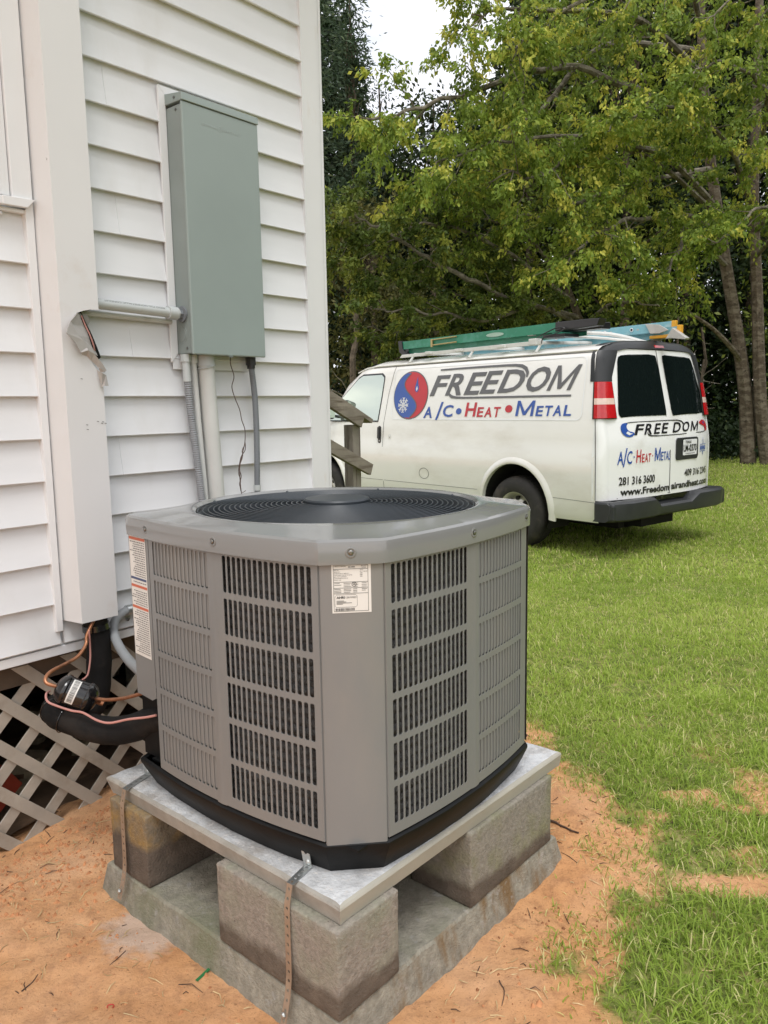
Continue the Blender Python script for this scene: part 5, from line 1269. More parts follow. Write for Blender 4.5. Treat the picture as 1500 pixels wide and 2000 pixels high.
seamr = lambda pts, w2=.007, m='seam', nm='door_seam': (lambda m1: (stroke(m1, pts, w2, lambda u, v: RE(u, v, .0025)), van.part(nm, m1, M[m])))(MB())
seamr([(.006, .585), (.010, 1.0), (.030, 1.4), (.055, 2.0)], .010)
seamr([(.80, .588), (.006, .588), (-.90, .588)], .006, 'inkgrey')
winL = [(.722, 1.352), (.030, 1.360), (.022, 1.40), (.045, 1.75), (.075, 1.93), (.10, 1.955), (.20, 1.957), (.60, 1.945), (.655, 1.925), (.675, 1.88), (.745, 1.42), (.745, 1.38)]
winR = [(-.095, 1.355), (-.79, 1.368), (-.815, 1.40), (-.80, 1.52), (-.70, 1.80), (-.63, 1.92), (-.59, 1.945), (-.08, 1.957), (-.035, 1.95), (-.035, 1.90), (-.075, 1.42), (-.085, 1.37)]
for wp in (winL, winR):
    cx_ = sum(p[0] for p in wp)/len(wp); cz_ = 1.655
    m1 = MB(); strip_patch(m1, poly_rows(wp, 64), lambda u, v: RE(u, v, .006), 10); gl = van.part('rear_window', m1, M['glassdark'], smooth=True)
    inn = [(cx_+(x-cx_)*.80, cz_+(z_-cz_)*.80) for x, z_ in wp]
    ring_ = inn+[inn[0]]
m1 = MB(); poly_on(m1, [(-.36, 1.44), (-.55, 1.445), (-.60, 1.46), (-.47, 1.82), (-.35, 1.83)], lambda u, v: RE(u, v, .0078)); 
# rear graphics
RF = lambda u, v: RE(u, v, .0055)
RF2 = lambda u, v: RE(u, v, .0068)
letters([('F', .585, .470, 1.182, 1.284), ('R', .440, .320, 1.182, 1.285), ('E', .290, .195, 1.183, 1.285), ('E', .160, .060, 1.184, 1.286), ('D', -.040, -.180, 1.186, 1.288), ('O', -.215, -.355, 1.188, 1.290), ('M', -.395, -.560, 1.190, 1.291)], RF, 'vblack', .02, .55)
mb = MB(); stroke(mb, [(.70, 1.295), (.60, 1.305), (.3, 1.308), (.0, 1.310), (-.15, 1.308), (-.235, 1.296), (-.268, 1.272), (-.272, 1.245)], [.006, .008, .008, .008, .010, .014, .018, .008], RF); van.part('lettering_swoosh', mb, M['vblack'])
mb = MB(); stroke(mb, [(.385, 1.205), (.375, 1.180), (.33, 1.168), (.2, 1.164), (-.2, 1.166), (-.62, 1.172), (-.74, 1.176), (-.79, 1.190), (-.81, 1.215)], [.008, .014, .012, .008, .008, .008, .008, .008, .006], RF); van.part('lettering_swoosh', mb, M['vblack'])
def comma(mb, cx_, cz_, s_, fn):
    P_ = [(.10, 1.0), (.45, 1.02), (.80, .92), (1.02, .62), (1.08, .2), (1.0, -.25), (.78, -.65), (.40, -.92), (-.05, -1.0), (-.50, -.92), (-.85, -.65), (-.86, -.38), (-.55, -.28), (-.18, -.18), (.08, .05), (.20, .35), (.20, .65), (.0, .85)]
    poly_on(mb, [(cx_+x*s_*.085, cz_+z_*abs(s_)*.066) for x, z_ in P_], fn)
mb = MB(); comma(mb, .655, 1.232, 1, RF2); lb2 = van.part('logo_comma', mb, M['vblue'], label='blue comma shape left of the rear lettering')
mb = MB(); poly_on(mb, [(.665, 1.222), (.632, 1.202), (.600, 1.200), (.630, 1.190), (.655, 1.184), (.690, 1.205)], lambda u, v: RE(u, v, .008)); van.part('logo_flake', mb, M['vwhite'], parent=lb2)
mb = MB(); P2 = [(-.62, 1.268), (-.655, 1.288), (-.71, 1.300), (-.77, 1.296), (-.82, 1.278), (-.848, 1.250), (-.850, 1.220), (-.835, 1.195), (-.80, 1.180), (-.775, 1.183), (-.785, 1.205), (-.775, 1.225), (-.74, 1.238), (-.68, 1.248)]
poly_on(mb, P2, RF2); rc_ = van.part('logo_comma', mb, M['vred'], label='red comma shape right of the rear lettering')
mb = MB(); poly_on(mb, [(-.745, 1.290), (-.730, 1.268), (-.742, 1.252), (-.760, 1.262), (-.762, 1.276)], lambda u, v: RE(u, v, .008)); van.part('logo_flame', mb, M['vblue'], parent=rc_)
letters([('A', .806, .735, .908, 1.035), ('/', .738, .694, .885, 1.065), ('C', .690, .625, .910, 1.035)], RF, 'vblue', .01, .05)
letters([('.', .604, .590, .966, .984)], RF, 'vblue', .04)
letters([('H', .566, .502, .918, 1.042), ('E', .486, .450, .917, 1.000), ('A', .443, .395, .917, 1.000), ('T', .390, .350, .917, 1.000)], RF, 'vred', .01, .05)
letters([('.', .328, .316, .966, .984)], RF, 'vred', .04)
letters([('M', .286, .192, .920, 1.050), ('E', .180, .142, .920, 1.006), ('T', .136, .098, .920, 1.006), ('A', .096, .048, .920, 1.006), ('L', .042, .014, .920, 1.006)], RF, 'vblue', .01, .05)
# widen spacing of the small words to the measured boxes
letters([('281 316 3600', .782, .274, .712, .792)], RF, 'vblack', .02)
letters([('409 316 2345', -.268, -.818, .732, .806)], RF, 'vblack', .02)
letters([('www.Freedom', .762, .018, .612, .682)], RF, 'vblack', .03)
letters([('airandheat.com', -.020, -.850, .618, .688)], RF, 'vblack', .03)
letters([('BBB', -.610, -.765, .985, 1.030)], RF, 'vblue', .03)
mb = MB(); stroke(mb, [(-.600, 1.042), (-.770, 1.044)], .006, RF); stroke(mb, [(-.600, .972), (-.770, .974)], .006, RF); stroke(mb, [(-.686, .972), (-.688, .935)], .014, RF)
stroke(mb, [(-.684, 1.046), (-.670, 1.075), (-.684, 1.115), (-.700, 1.075), (-.690, 1.05)], .006, RF); van.part('torch_mark', mb, M['vblue'], fix=False)
# plate recess
mb = MB(); mb.prism(rrect(-.540, -.085, .905, 1.130, .035), lambda p, a: RE(p[0], p[1], a), .002, .012); pb = van.part('plate_holder', mb, M['blackpl'], bevel=.004)
mb = MB(); poly_on(mb, rrect(-.500, -.205, .950, 1.108, .012), lambda u, v: RE(u, v, .0135)); pl_ = van.part('licence_plate', mb, M['vwhite'], parent=pb)
mb = MB(); fnp = lambda u, v: RE(u, v, .0148); text(mb, 'TEXAS', fnp, -.25, -.37, 1.070, 1.097, 0, .02); text(mb, 'LM-0370', fnp, -.215, -.490, .985, 1.058, 0, .02); text(mb, 'FREEDOM', fnp, -.26, -.45, .960, .972, 0, .0)
van.part('plate_lettering', mb, M['vblack'], parent=pb, fix=False)
# bumper: side pieces and stepped centre
def bprof(y):
    c = float(np.interp(abs(y), [0, .30, .36, .9, 1.02], [0, 0, 1, 1, .9])); return c
mb = MB(); rings = []
for y in [-1.03, -1.015, -.97, -.80, -.40, -.34, -.28, 0, .28, .34, .40, .80, .97, 1.015, 1.03]:
    c = float(np.interp(abs(y), [0, .29, .38, .97, 1.03], [0, 0, 1, 1, .86])); cr_ = .10*max(0, (abs(y)-.8)/.23)**2
    top_ = .500+.078*c; bot_ = .385-.0*c; bk = -.145-.02*c+cr_
    rings.append([(-.03, y, top_-.004), (bk+.035, y, top_), (bk+.004, y, top_-.02), (bk, y, top_-.05), (bk+.012, y, bot_+.02), (bk+.05, y, bot_), (.12, y, bot_)])
mb.loft(rings); van.part('rear_bumper', mb, M['blackpl'], smooth=35)
for sy in (1, -1):
    mb = MB(); mb.prism([(-.10, .40), (-.02, .385), (.115, .385), (.118, .572), (-.05, .575), (-.10, .55)], lambda p, a: (p[0], a, p[1]), sy*.90, sy*1.025); van.part('bumper_end', mb, M['blackpl'], bevel=.02)
mb = MB(); mb.box(-.10, .06, -.36, .36, .497, .504); van.part('bumper_step', mb, M['blackpl'])
# roof rack
mb = MB()
for x in (.95, 1.9, 2.9):
    mb.tube([(x, -.80, 2.10), (x, 0, 2.135), (x, .80, 2.105)], .016, 8)
    for sy in (1, -1): mb.tube([(x, sy*.80, 2.10), (x+.02, sy*.86, 2.01)], .014, 8); mb.box(x-.04, x+.06, sy*.845-.02, sy*.845+.02, 1.992, 2.012)
rk = van.part('roof_rack', mb, M['rackw'], smooth=40)
for sy in (1, -1):
    mb = MB(); 
    mb.prism([(.92, 2.085), (3.14, 2.075), (3.10, 2.110), (.92, 2.128)], lambda p, a: (p[0], a, p[1]), sy*.80, sy*.83)
    van.part('rack_side_rail', mb, M['rackw'], parent=rk, bevel=.003)
mb = MB(); mb.tube(smooth_path([(1.25, .45, 2.215), (.95, .25, 2.225), (.60, .10, 2.190), (.25, .02, 2.085)], 4), .020, 8); van.part('rack_rear_arm', mb, M['rackw'], parent=rk, smooth=True)
mb = MB(); mb.tube(smooth_path([(1.15, .62, 2.19), (.85, .40, 2.175), (.55, .25, 2.140), (.30, .15, 2.095)], 4), .014, 8); van.part('rack_rear_arm', mb, M['rackw'], parent=rk, smooth=True)
for x in (1.02, 1.45, 2.1, 2.6):
    mb = MB(); mb.box(x-.05, x+.05, .76, .86, 2.085, 2.15 if x < 1.3 else 2.12); van.part('rack_clamp', mb, M['rackw'], parent=rk, bevel=.006)
mb = MB(); mb.tube(smooth_path([(1.0, .80, 2.16), (.88, .84, 2.19), (.74, .82, 2.235), (.66, .80, 2.22), (.76, .82, 2.18), (.88, .85, 2.15), (.90, .86, 2.09)], 6), .006, 6); van.part('tie_cord', mb, M['vblack'], parent=rk, smooth=True)

# ladders on the rack
gl_ = Thing('green_ladder', 'green fibreglass stepladder lying on the left side of the van roof', 'ladder', VAN, (2, .6, 2.12))
def chan(mb, x0, x1, y, z0a, z1a, z0b, z1b, t_=.004, fl_=.03, dirn=-1):
    """channel rail: web with flanges"""
    mb.add([(x0, y, z0a), (x1, y, z0b), (x1, y, z1b), (x0, y, z1a)], [(0, 1, 2, 3)])
    for (za, zb) in ((z0a, z0b), (z1a, z1b)): mb.add([(x0, y, za), (x1, y, zb), (x1, y+dirn*fl_, zb), (x0, y+dirn*fl_, za)], [(0, 1, 2, 3)])
def rail_part(T, name, m, *a, **k_):
    mb = MB(); chan(mb, *a, **k_); o = T.part(name, mb, M[m]); o.modifiers.new('s', 'SOLIDIFY').thickness = .004; return o
rail_part(gl_, 'side_rail', 'lgreen', 3.18, .78, .76, 2.185, 2.270, 2.205, 2.292)
rail_part(gl_, 'side_rail', 'lgreen', 3.12, .90, .70, 2.125, 2.180, 2.160, 2.205)
rail_part(gl_, 'side_rail', 'lgreen', 3.18, .62, .50, 2.150, 2.225, 2.170, 2.250)
mb = MB(); mb.prism([(3.235, 2.285), (3.165, 2.285), (3.150, 2.19), (3.10, 2.135), (2.98, 2.110), (3.14, 2.100), (3.215, 2.15)], lambda p, a: (p[0], a, p[1]), .48, .775); gl_.part('foot', mb, M['vblack'], bevel=.004)
mb = MB(); mb.prism([(.80, 2.298), (.80, 2.208), (.30, 2.222), (.27, 2.290), (.40, 2.296)], lambda p, a: (p[0], a, p[1]), .66, .772); mb.box(.34, .80, .50, .66, 2.205, 2.270); gl_.part('top_cap', mb, M['vblack'], bevel=.006)
mb = MB(); mb.box(.70, .98, .52, .74, 2.155, 2.185); gl_.part('top_cap_edge', mb, M['vblack'])
for x in (1.1, 1.45, 1.8, 2.15, 2.5, 2.85):
    mb = MB(); mb.box(x, x+.075, .505, .755, 2.205+(3-x)*-.006, 2.222+(3-x)*-.006); gl_.part('step', mb, M['alu'])
for z_ in (2.255, 2.195):
    mb = MB(); mb.tube([(2.62, .775, z_), (2.20, .775, z_+.010)], .008, 8); gl_.part('spreader_bar', mb, M['brass'], smooth=True)
mb = MB(); mb.box(2.60, 2.63, .765, .782, 2.175, 2.265); gl_.part('spreader_hinge', mb, M['brass'])
mb = MB(); poly_on(mb, arc(1.62, 2.240, .13, .022, 0, 350, 24), lambda u, v: (u, .7655, v)); gl_.part('rating_sticker', mb, mat('pale_green_sticker', (.35, .5, .42), .5))
bl_ = Thing('blue_ladder', 'pale blue fibreglass extension ladder on the van roof, jutting out behind', 'ladder', VAN, (1.5, -.2, 2.12))
rail_part(bl_, 'side_rail', 'lblue', 3.3, .06, .02, 2.150, 2.235, 2.175, 2.262)
rail_part(bl_, 'side_rail', 'lblue', 3.3, .20, -.42, 2.190, 2.285, 2.225, 2.318)
rail_part(bl_, 'fly_rail', 'lblue', 2.9, -.08, -.03, 2.110, 2.160, 2.120, 2.190)
for x, y, z_ in ((.42, .024, 2.225), (.74, .024, 2.222), (1.06, .024, 2.218), (1.38, .024, 2.214)):
    for r_, m_, dd in ((.020, 'vwhite', .001), (.012, 'vblack', .004)):
        mb = MB(); mb.lathe([(r_, 0), (r_, dd), (.0001, dd+.001)], (x, y, z_), (0, 1, 0), 14); bl_.part('rung_end', mb, M[m_])
for x, y, z_ in ((.40, -.418, 2.27), (.72, -.418, 2.267), (1.04, -.418, 2.264)):
    mb = MB(); mb.lathe([(.016, 0), (.016, .002), (.0001, .003)], (x, y, z_), (0, 1, 0), 14); bl_.part('rung_end', mb, M['vblack'])
for x in np.arange(.35, 3.2, .32):
    mb = MB(); mb.tube([(x, -.42, 2.25), (x, .02, 2.215)], .016, 10); bl_.part('rung', mb, M['alu'], smooth=True)
mb = MB(); mb.box(.185, .235, -.445, -.405, 2.218, 2.325); bl_.part('rail_cap', mb, M['lyel'], bevel=.005)
mb = MB(); mb.box(-.105, -.060, -.06, -.015, 2.125, 2.235); mb.box(-.04, .22, -.05, .015, 2.118, 2.150); bl_.part('rail_cap', mb, M['lyel'], bevel=.005)
rail_part(bl_, 'fly_rail', 'lblue', .30, -.06, -.03, 2.150, 2.215, 2.150, 2.225)
mb = MB(); mb.prism([(.26, 2.270), (.10, 2.250), (.00, 2.190), (.10, 2.165), (.20, 2.170)], lambda p, a: (p[0], a, p[1]), .024, .034); bl_.part('rung_lock', mb, M['alu'], bevel=.002)
mb = MB(); mb.prism([(-.05, 2.205), (-.20, 2.100), (-.19, 2.085), (-.03, 2.110), (.02, 2.105)], lambda p, a: (p[0], a, p[1]), -.015, .05); bl_.part('swivel_foot', mb, M['alu'], bevel=.002)

# ---------------------------------------------------------------- trees
def ortho(D):
    D = D/np.maximum(np.linalg.norm(D, axis=1, keepdims=True), 1e-6)
    A_ = np.cross(D, np.array([0, 0, 1.])); bad = np.linalg.norm(A_, axis=1) < 1e-3; A_[bad] = (1, 0, 0)
    A_ /= np.linalg.norm(A_, axis=1, keepdims=True); return D, A_, np.cross(A_, D)
def leaves(C, D, size, tint, name, m, parent=None, asp=.5, label=None, six=True):
    """C centres, D leaf directions, size lengths"""
    n_ = len(C); D, A_, B_ = ortho(D); th = rng.uniform(0, 2*np.pi, n_)[:, None]
    S_ = A_*np.cos(th*.5)+B_*np.sin(th*.5); Nn = np.cross(D, S_); L_ = size[:, None]
    b0 = C; t0 = C+D*L_-Nn*L_*.10
    l0 = C+D*L_*.45+S_*L_*asp*.5+Nn*L_*.06; r0 = C+D*L_*.45-S_*L_*asp*.5+Nn*L_*.06
    V_ = np.stack([b0, r0, t0, l0], 1).reshape(-1, 3); F_ = np.arange(4*n_).reshape(-1, 4)
    o = npmesh(name, V_, F_, m, tint=np.repeat(tint, 4))
    if parent: o.parent = parent.root; o.matrix_parent_inverse = parent.root.matrix_world.inverted()
    return o
def wood(paths, T, m, name='trunk', n=7):
    mb = MB()
    for P_, r0, r1 in paths:
        k_ = len(P_); mb.tube(P_, [r0+(r1-r0)*(i/(k_-1)) for i in range(k_)], n if r0 > .04 else 5, caps=False)
    b_ = T.base; o = link_mesh(name, [(v[0]-b_.x, v[1]-b_.y, v[2]-b_.z) for v in mb.v], mb.f, m, None, True, fix=False); o.parent = T.root; return o
def wander(a, b_, n, amp, seed):
    a = np.array(a, float); b_ = np.array(b_, float); t_ = np.linspace(0, 1, n)[:, None]; P_ = a+(b_-a)*t_
    L_ = np.linalg.norm(b_-a)
    off = np.array([[noise.noise(Vector((i*.55+seed, 0, 0))), noise.noise(Vector((i*.55+seed, 9, 0))), noise.noise(Vector((i*.55+seed, 0, 9)))] for i in range(n)])
    return P_+off*amp*L_*np.sin(t_*np.pi*.85)
def spray_tree(name, label, base, stems, limbs, leafm, barkm, limbm, nleaf, lsize, droop=.5, group=None, seed=0, tintb=.0, sub=(.9, 10), clump=1.):
    """stems: list of (points, r0, r1). limbs: list of (start, mid, end, r). Leaves hang in sprays along forked twigs."""
    T = Thing(name, label, 'tree', ID, base, group); r_ = np.random.default_rng(seed)
    wood([([Vector(p) for p in smooth_path(P_, 4)], a, b_) for P_, a, b_ in stems], T, barkm)
    tw = []; bp = []
    for li, (P_, r0) in enumerate(limbs):
        main = np.array([tuple(p) for p in smooth_path(P_, 8)])
        main += np.array([[noise.noise(Vector((i*.33+li*7, j*5, seed)))*.16 for j in range(3)] for i in range(len(main))])*np.linspace(0, 1, len(main))[:, None]
        bp.append((list(map(Vector, main)), r0, .008)); Lm = np.linalg.norm(main[-1]-main[0])
        ns = max(5, int(Lm*sub[1]/4))
        for s_ in range(ns):
            f_ = .15+.85*(s_+r_.random())/ns; i = min(int(f_*(len(main)-1)), len(main)-2); p = main[i]; d = main[i+1]-main[max(i-1, 0)]; d = d/np.linalg.norm(d)
            side = r_.normal(size=3); side[2] = side[2]*.6+.12; side -= d*side.dot(d); side /= np.linalg.norm(side)
            dr = d*r_.uniform(.3, .9)+side*r_.uniform(.5, 1.0); dr /= np.linalg.norm(dr); ln = sub[0]*r_.uniform(.45, 1.25)*(1.15-.5*f_)
            e_ = p+dr*ln+np.array([0, 0, -droop*ln*.25]); sp_ = wander(p, e_, 7, .12, s_*3.1+li*11+seed); bp.append((list(map(Vector, sp_)), r0*.28*(1.1-f_*.6), .004))
            for q in range(int(5+ln*5)):
                g = r_.uniform(.25, 1); j = min(int(g*6), 5); p2 = sp_[j]+(sp_[j+1]-sp_[j])*(g*6-j); d2 = dr*r_.uniform(.2, 1)+r_.normal(size=3)*.55; d2[2] *= .6; d2 /= np.linalg.norm(d2)
                l2 = r_.uniform(.18, .45)*sub[0]**.5; e2 = p2+d2*l2+np.array([0, 0, -droop*l2*.4]); tw.append((p2, e2))
    thin = [t_ for i, t_ in enumerate(tw) if i % 2 == 0]
    wood(bp, T, limbm, 'branch')
    A_ = np.array([t_[0] for t_ in tw]); B_ = np.array([t_[1] for t_ in tw])
    n_ = nleaf; k_ = r_.integers(0, len(tw), n_); f_ = r_.random(n_)**.8
    C = A_[k_]+(B_[k_]-A_[k_])*f_[:, None]+r_.normal(size=(n_, 3))*lsize*.55*clump
    D = (B_[k_]-A_[k_]); D /= np.linalg.norm(D, axis=1, keepdims=True); D = D*.5+r_.normal(size=(n_, 3))*.5; D[:, 2] -= droop
    clt = r_.random(len(tw))
    tint = np.clip(.02+.62*clt[k_]**1.3+.26*r_.random(n_)+tintb+(r_.random(n_) > .985)*.5, 0, 1)
    leaves(C, D, lsize*r_.uniform(.6, 1.25, n_), tint, 'crown', leafm, T)
    return T
def bulk_tree(name, label, base, height, rad, z0, leafm, barkm, nleaf, lsize, seed, cat='tree', group=None, conic=0., droop=.3, trunk_r=.13, ncl=90, lean=(0, 0)):
    T = Thing(name, label, cat, ID, base, group); r_ = np.random.default_rng(seed); b_ = np.array(base, float)
    top = b_+np.array([lean[0], lean[1], height])
    stem = wander(b_, top, 9, .03, seed); ps = [(list(map(Vector, stem)), trunk_r, .02)]
    C0 = []
    for i in range(ncl):
        h = z0+(height-z0)*(r_.random()**.9); f_ = (h-z0)/(height-z0)
        rm = rad*(math.sqrt(max(0, 1-(2*f_-1)**2*.85)) if conic < .5 else (1.05-f_))*(.85+.35*noise.noise(Vector((i*.37, seed, 0))))
        a = r_.uniform(0, 2*np.pi); rr_ = rm*(.35+.65*math.sqrt(r_.random()))
        c = b_+np.array([lean[0]*f_+math.cos(a)*rr_, lean[1]*f_+math.sin(a)*rr_, h]); C0.append(c)
        if i % 3 == 0:
            j = min(int(f_*.75*8)+1, 7); ps.append((list(map(Vector, wander(stem[j], c, 5, .1, i+seed))), trunk_r*.22, .01))
    wood(ps, T, barkm); C0 = np.array(C0); k_ = r_.integers(0, ncl, nleaf); cs = rad*r_.uniform(.16, .34, ncl)
    G = r_.normal(size=(nleaf, 3)); G[:, 2] *= .65
    C = C0[k_]+G*cs[k_][:, None]*.75
    D = G*.6+r_.normal(size=(nleaf, 3))*.6; D[:, 2] -= droop
    clt = r_.random(ncl); tint = np.clip(.1+.45*clt[k_]+.35*r_.random(nleaf)+(r_.random(nleaf) > .99)*.4, 0, 1)
    leaves(C, D, lsize*r_.uniform(.6, 1.3, nleaf), tint, 'crown', leafm, T, asp=.5 if conic < .5 else .28)
    return T
def A(px_, py_, d): return tuple(at(px_, py_, d))
# the big broadleaf at the right edge with pale double trunk; limbs reach left over the van
gB = -.2
stems = [([(8.62, 18.4, gB-.1), (8.50, 18.3, .8), A(1455, 760, 18.2), A(1438, 640, 18.0), A(1405, 440, 17.6), A(1380, 250, 17.2), A(1370, 60, 16.8), A(1365, -120, 16.6)], .19, .07),
         ([(8.98, 18.2, gB-.1), A(1485, 780, 18.0), A(1478, 560, 17.8), A(1472, 380, 17.5), A(1480, 150, 17.2), A(1485, -100, 17)], .16, .07),
         ([A(1448, 705, 18.1), A(1425, 675, 17.6), A(1390, 640, 17.2), A(1345, 610, 16.8)], .07, .03)]
limbs = [([A(1400, 420, 17.5), A(1300, 330, 15.5), A(1180, 275, 14), A(1050, 268, 13), A(900, 300, 12.4), A(820, 345, 12)], .055),
         ([A(1395, 400, 17.4), A(1290, 300, 15.2), A(1150, 290, 13.6), A(1060, 340, 12.8), A(960, 345, 12.2)], .07),
         ([A(1385, 280, 17.2), A(1250, 180, 15), A(1080, 130, 13.6), A(900, 190, 12.8), A(760, 225, 12.2), A(690, 245, 12)], .08),
         ([A(1375, 150, 17), A(1250, 40, 14.8), A(1080, 20, 13.5), A(980, 20, 12.8), A(925, 30, 12.4)], .07),
         ([A(1370, 60, 16.9), A(1330, -60, 14.5), A(1200, -30, 13), A(1040, 60, 12.3), A(1000, 120, 12)], .06),
         ([A(1420, 520, 17.8), A(1330, 440, 15.5), A(1230, 430, 14), A(1150, 470, 13), A(1080, 530, 12.6)], .06),
         ([A(1415, 460, 17.7), A(1340, 420, 15.6), A(1330, 480, 14.6), A(1290, 540, 14), A(1200, 580, 13.4)], .05),
         ([A(1475, 420, 17.6), A(1430, 300, 15), A(1350, 220, 13.6), A(1260, 210, 12.8), A(1180, 260, 12.3)], .06),
         ([A(1480, 300, 17.4), A(1500, 200, 15), A(1470, 150, 13.6), A(1400, 120, 13), A(1330, 160, 12.6)], .06),
         ([A(1482, 200, 17.2), A(1560, 80, 15), A(1540, 20, 13.6), A(1450, -10, 13), A(1380, 40, 12.6)], .06),
         ([A(1478, 500, 17.6), A(1540, 420, 15.4), A(1500, 400, 14), A(1440, 440, 13.2), A(1390, 480, 13)], .05),
         ([A(1480, 450, 17.6), A(1560, 330, 15.4), A(1520, 290, 14), A(1440, 310, 13.4)], .05),
         ([A(1385, 330, 17.3), A(1230, 360, 15.5), A(1120, 400, 14.5), A(1000, 430, 13.6), A(900, 420, 13)], .06),
         ([A(1370, 100, 17), A(1180, 90, 15), A(1050, 220, 14), A(950, 260, 13.4), A(870, 270, 13)], .06)]
spray_tree('broadleaf_tree', 'broadleaf tree with pale twin trunks, its yellow-green boughs over the van', (8.7, 18.3, gB), stems, limbs, M['leafbright'], M['barkpale'], M['limb'], 66000, .088, .7, seed=3, tintb=.08, sub=(1.0, 12), clump=.8)
# lower, shorter tree behind the van whose limbs run left
stems = [([(4.9, 15.4, gB-.1), A(1160, 700, 15.2), A(1130, 620, 15), A(1100, 540, 14.8)], .11, .05)]
limbs = [([A(1130, 620, 15), A(1020, 590, 14), A(900, 540, 13), A(800, 480, 12.4), A(720, 435, 12), A(670, 410, 11.8)], .055),
         ([A(1140, 640, 15), A(1050, 600, 14), A(950, 625, 13.4), A(860, 612, 13), A(760, 605, 12.6), A(700, 600, 12.4)], .045),
         ([A(1120, 590, 14.9), A(1000, 500, 14), A(900, 450, 13.4), A(820, 440, 13), A(740, 470, 12.6), A(680, 480, 12.4)], .045),
         ([A(1110, 560, 14.9), A(1020, 450, 14.4), A(940, 400, 14), A(860, 380, 13.6)], .04),
         ([A(1140, 650, 15), A(1180, 600, 14.4), A(1230, 590, 14), A(1290, 600, 13.8)], .04),
         ([A(1150, 660, 15.1), A(1060, 640, 14.6), A(960, 600, 14.2), A(850, 560, 13.8), A(760, 540, 13.6)], .035),
         ([A(1150, 660, 15.1), A(1060, 660, 14.6), A(960, 655, 14.2), A(830, 650, 13.8), A(720, 640, 13.6)], .035)]
spray_tree('low_tree', 'shorter olive-green tree right behind the van roof', (4.9, 15.4, gB), stems, limbs, M['leafmid'], M['barkdark'], M['limb'], 32000, .080, .35, seed=11, tintb=.10, sub=(.8, 13), clump=.8)
# the woods behind, tree by tree
bgt = [('conifer', 'tall feathery blue-green conifer next to the house corner', 610, 20.5, 14.5, 2.0, .8, 'leafblue', 'barkdark', 14000, .17, 1, 120),
       ('conifer', 'feathery conifer just left of the gap of sky', 700, 23, 12.6, 1.1, 1.5, 'leafblue', 'barkdark', 7000, .16, 1, 80),
       ('conifer', 'small pale feathery conifer rising into the left of the gap of sky', 752, 24.5, 10.9, .9, 2.0, 'leafblue', 'barkdark', 3600, .15, 1, 60),
       ('oak_tree', 'rounded olive-brown tree below the gap of sky', 735, 19.5, 6.2, 1.7, .6, 'leafbrown', 'barkdark', 11000, .13, 0, 80),
       ('oak_tree', 'dark green tree behind the van cab, below the gap of sky', 850, 21.5, 9.3, 2.1, .4, 'leafdark', 'barkdark', 12000, .15, 0, 90),
       ('oak_tree', 'dark tree whose top closes the right side of the gap of sky', 1030, 21.5, 10.0, 1.7, .4, 'leafmid', 'barkdark', 13000, .15, 0, 100),
       ('oak_tree', 'tall dark tree standing behind the green ladder', 1100, 22.5, 14.5, 2.4, .4, 'leafdark', 'barkdark', 16000, .16, 0, 120),
       ('oak_tree', 'tall mid-green tree standing behind the blue ladder', 1215, 21, 14.0, 2.2, .5, 'leafmid', 'barkdark', 15000, .15, 0, 120),
       ('oak_tree', 'dark tree behind the rear doors of the van', 1335, 22, 14.5, 2.3, .3, 'leafdark', 'barkdark', 15000, .16, 0, 120),
       ('oak_tree', 'dark tree directly behind the pale twin trunks', 1450, 22.5, 14.5, 2.3, .3, 'leafdark', 'barkdark', 15000, .16, 0, 120),
       ('oak_tree', 'dark tree cut by the right edge of the photo', 1580, 20.5, 14.0, 2.3, .5, 'leafmid', 'barkdark', 12000, .16, 0, 110)]
for i, (nm2, lab, px_, d_, top, rad, z0_, lm, bm2, nl, ls, con, ncl) in enumerate(bgt):
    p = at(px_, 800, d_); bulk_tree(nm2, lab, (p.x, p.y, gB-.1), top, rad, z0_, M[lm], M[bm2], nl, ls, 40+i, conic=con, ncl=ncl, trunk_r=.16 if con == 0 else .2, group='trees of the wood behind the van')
# the wood goes on round the right-hand side of the lawn, outside the frame (mirrored in the van's rear windows)
r_ = np.random.default_rng(8); n_ = 70000; Y_ = r_.uniform(-16, 22, n_); X_ = 25+r_.uniform(-1, 3, n_)+.02*(Y_-4)**2*.3
Z_ = -.3+(8.5+4*vnoise(X_*0, Y_, .5, 5))*r_.random(n_)**.95; D = r_.normal(size=(n_, 3)); D[:, 2] -= .3
sw = leaves(np.stack([X_, Y_, Z_], 1), D, .55*r_.uniform(.6, 1.3, n_), np.clip(.2+.5*r_.random(n_), 0, 1), 'side_wood', M['leafdark'])
props(sw, 'dark wood along the right side of the lawn, beyond the frame', 'wood', None, 'stuff')
# far wood as one mass
n_ = 210000; r_ = np.random.default_rng(5)
X_ = r_.uniform(-14, 26, n_); Y_ = 26+r_.uniform(-1.5, 3.5, n_)-.012*(X_-6)**2
pxs = 750+1525*X_/Y_
hmax = np.interp(pxs, [300, 640, 690, 720, 760, 820, 880, 920, 960, 1000, 2000], [14, 14, 13, 9.5, 8.0, 7.4, 7.8, 9.0, 11, 15, 15])*(.86+.28*vnoise(X_, X_*0, .9, 2))
Z_ = -.3+(hmax+.3)*r_.random(n_)**.95
C = np.stack([X_, Y_, Z_], 1); g = fbm(X_*1.0, Z_*1.0, .9, 3, 77); keep = g > .27; C = C[keep]; n_ = len(C)
C[:, 1] += (fbm(C[:, 0], C[:, 2], .7, 3, 88)-.5)*4
D = r_.normal(size=(n_, 3)); D[:, 2] -= .3
wd = leaves(C, D, .30*r_.uniform(.6, 1.3, n_), np.clip(.15+.5*fbm(C[:, 0], C[:, 2], 1.3, 3, 90)+.2*r_.random(n_), 0, 1), 'far_wood', M['leafdark'])
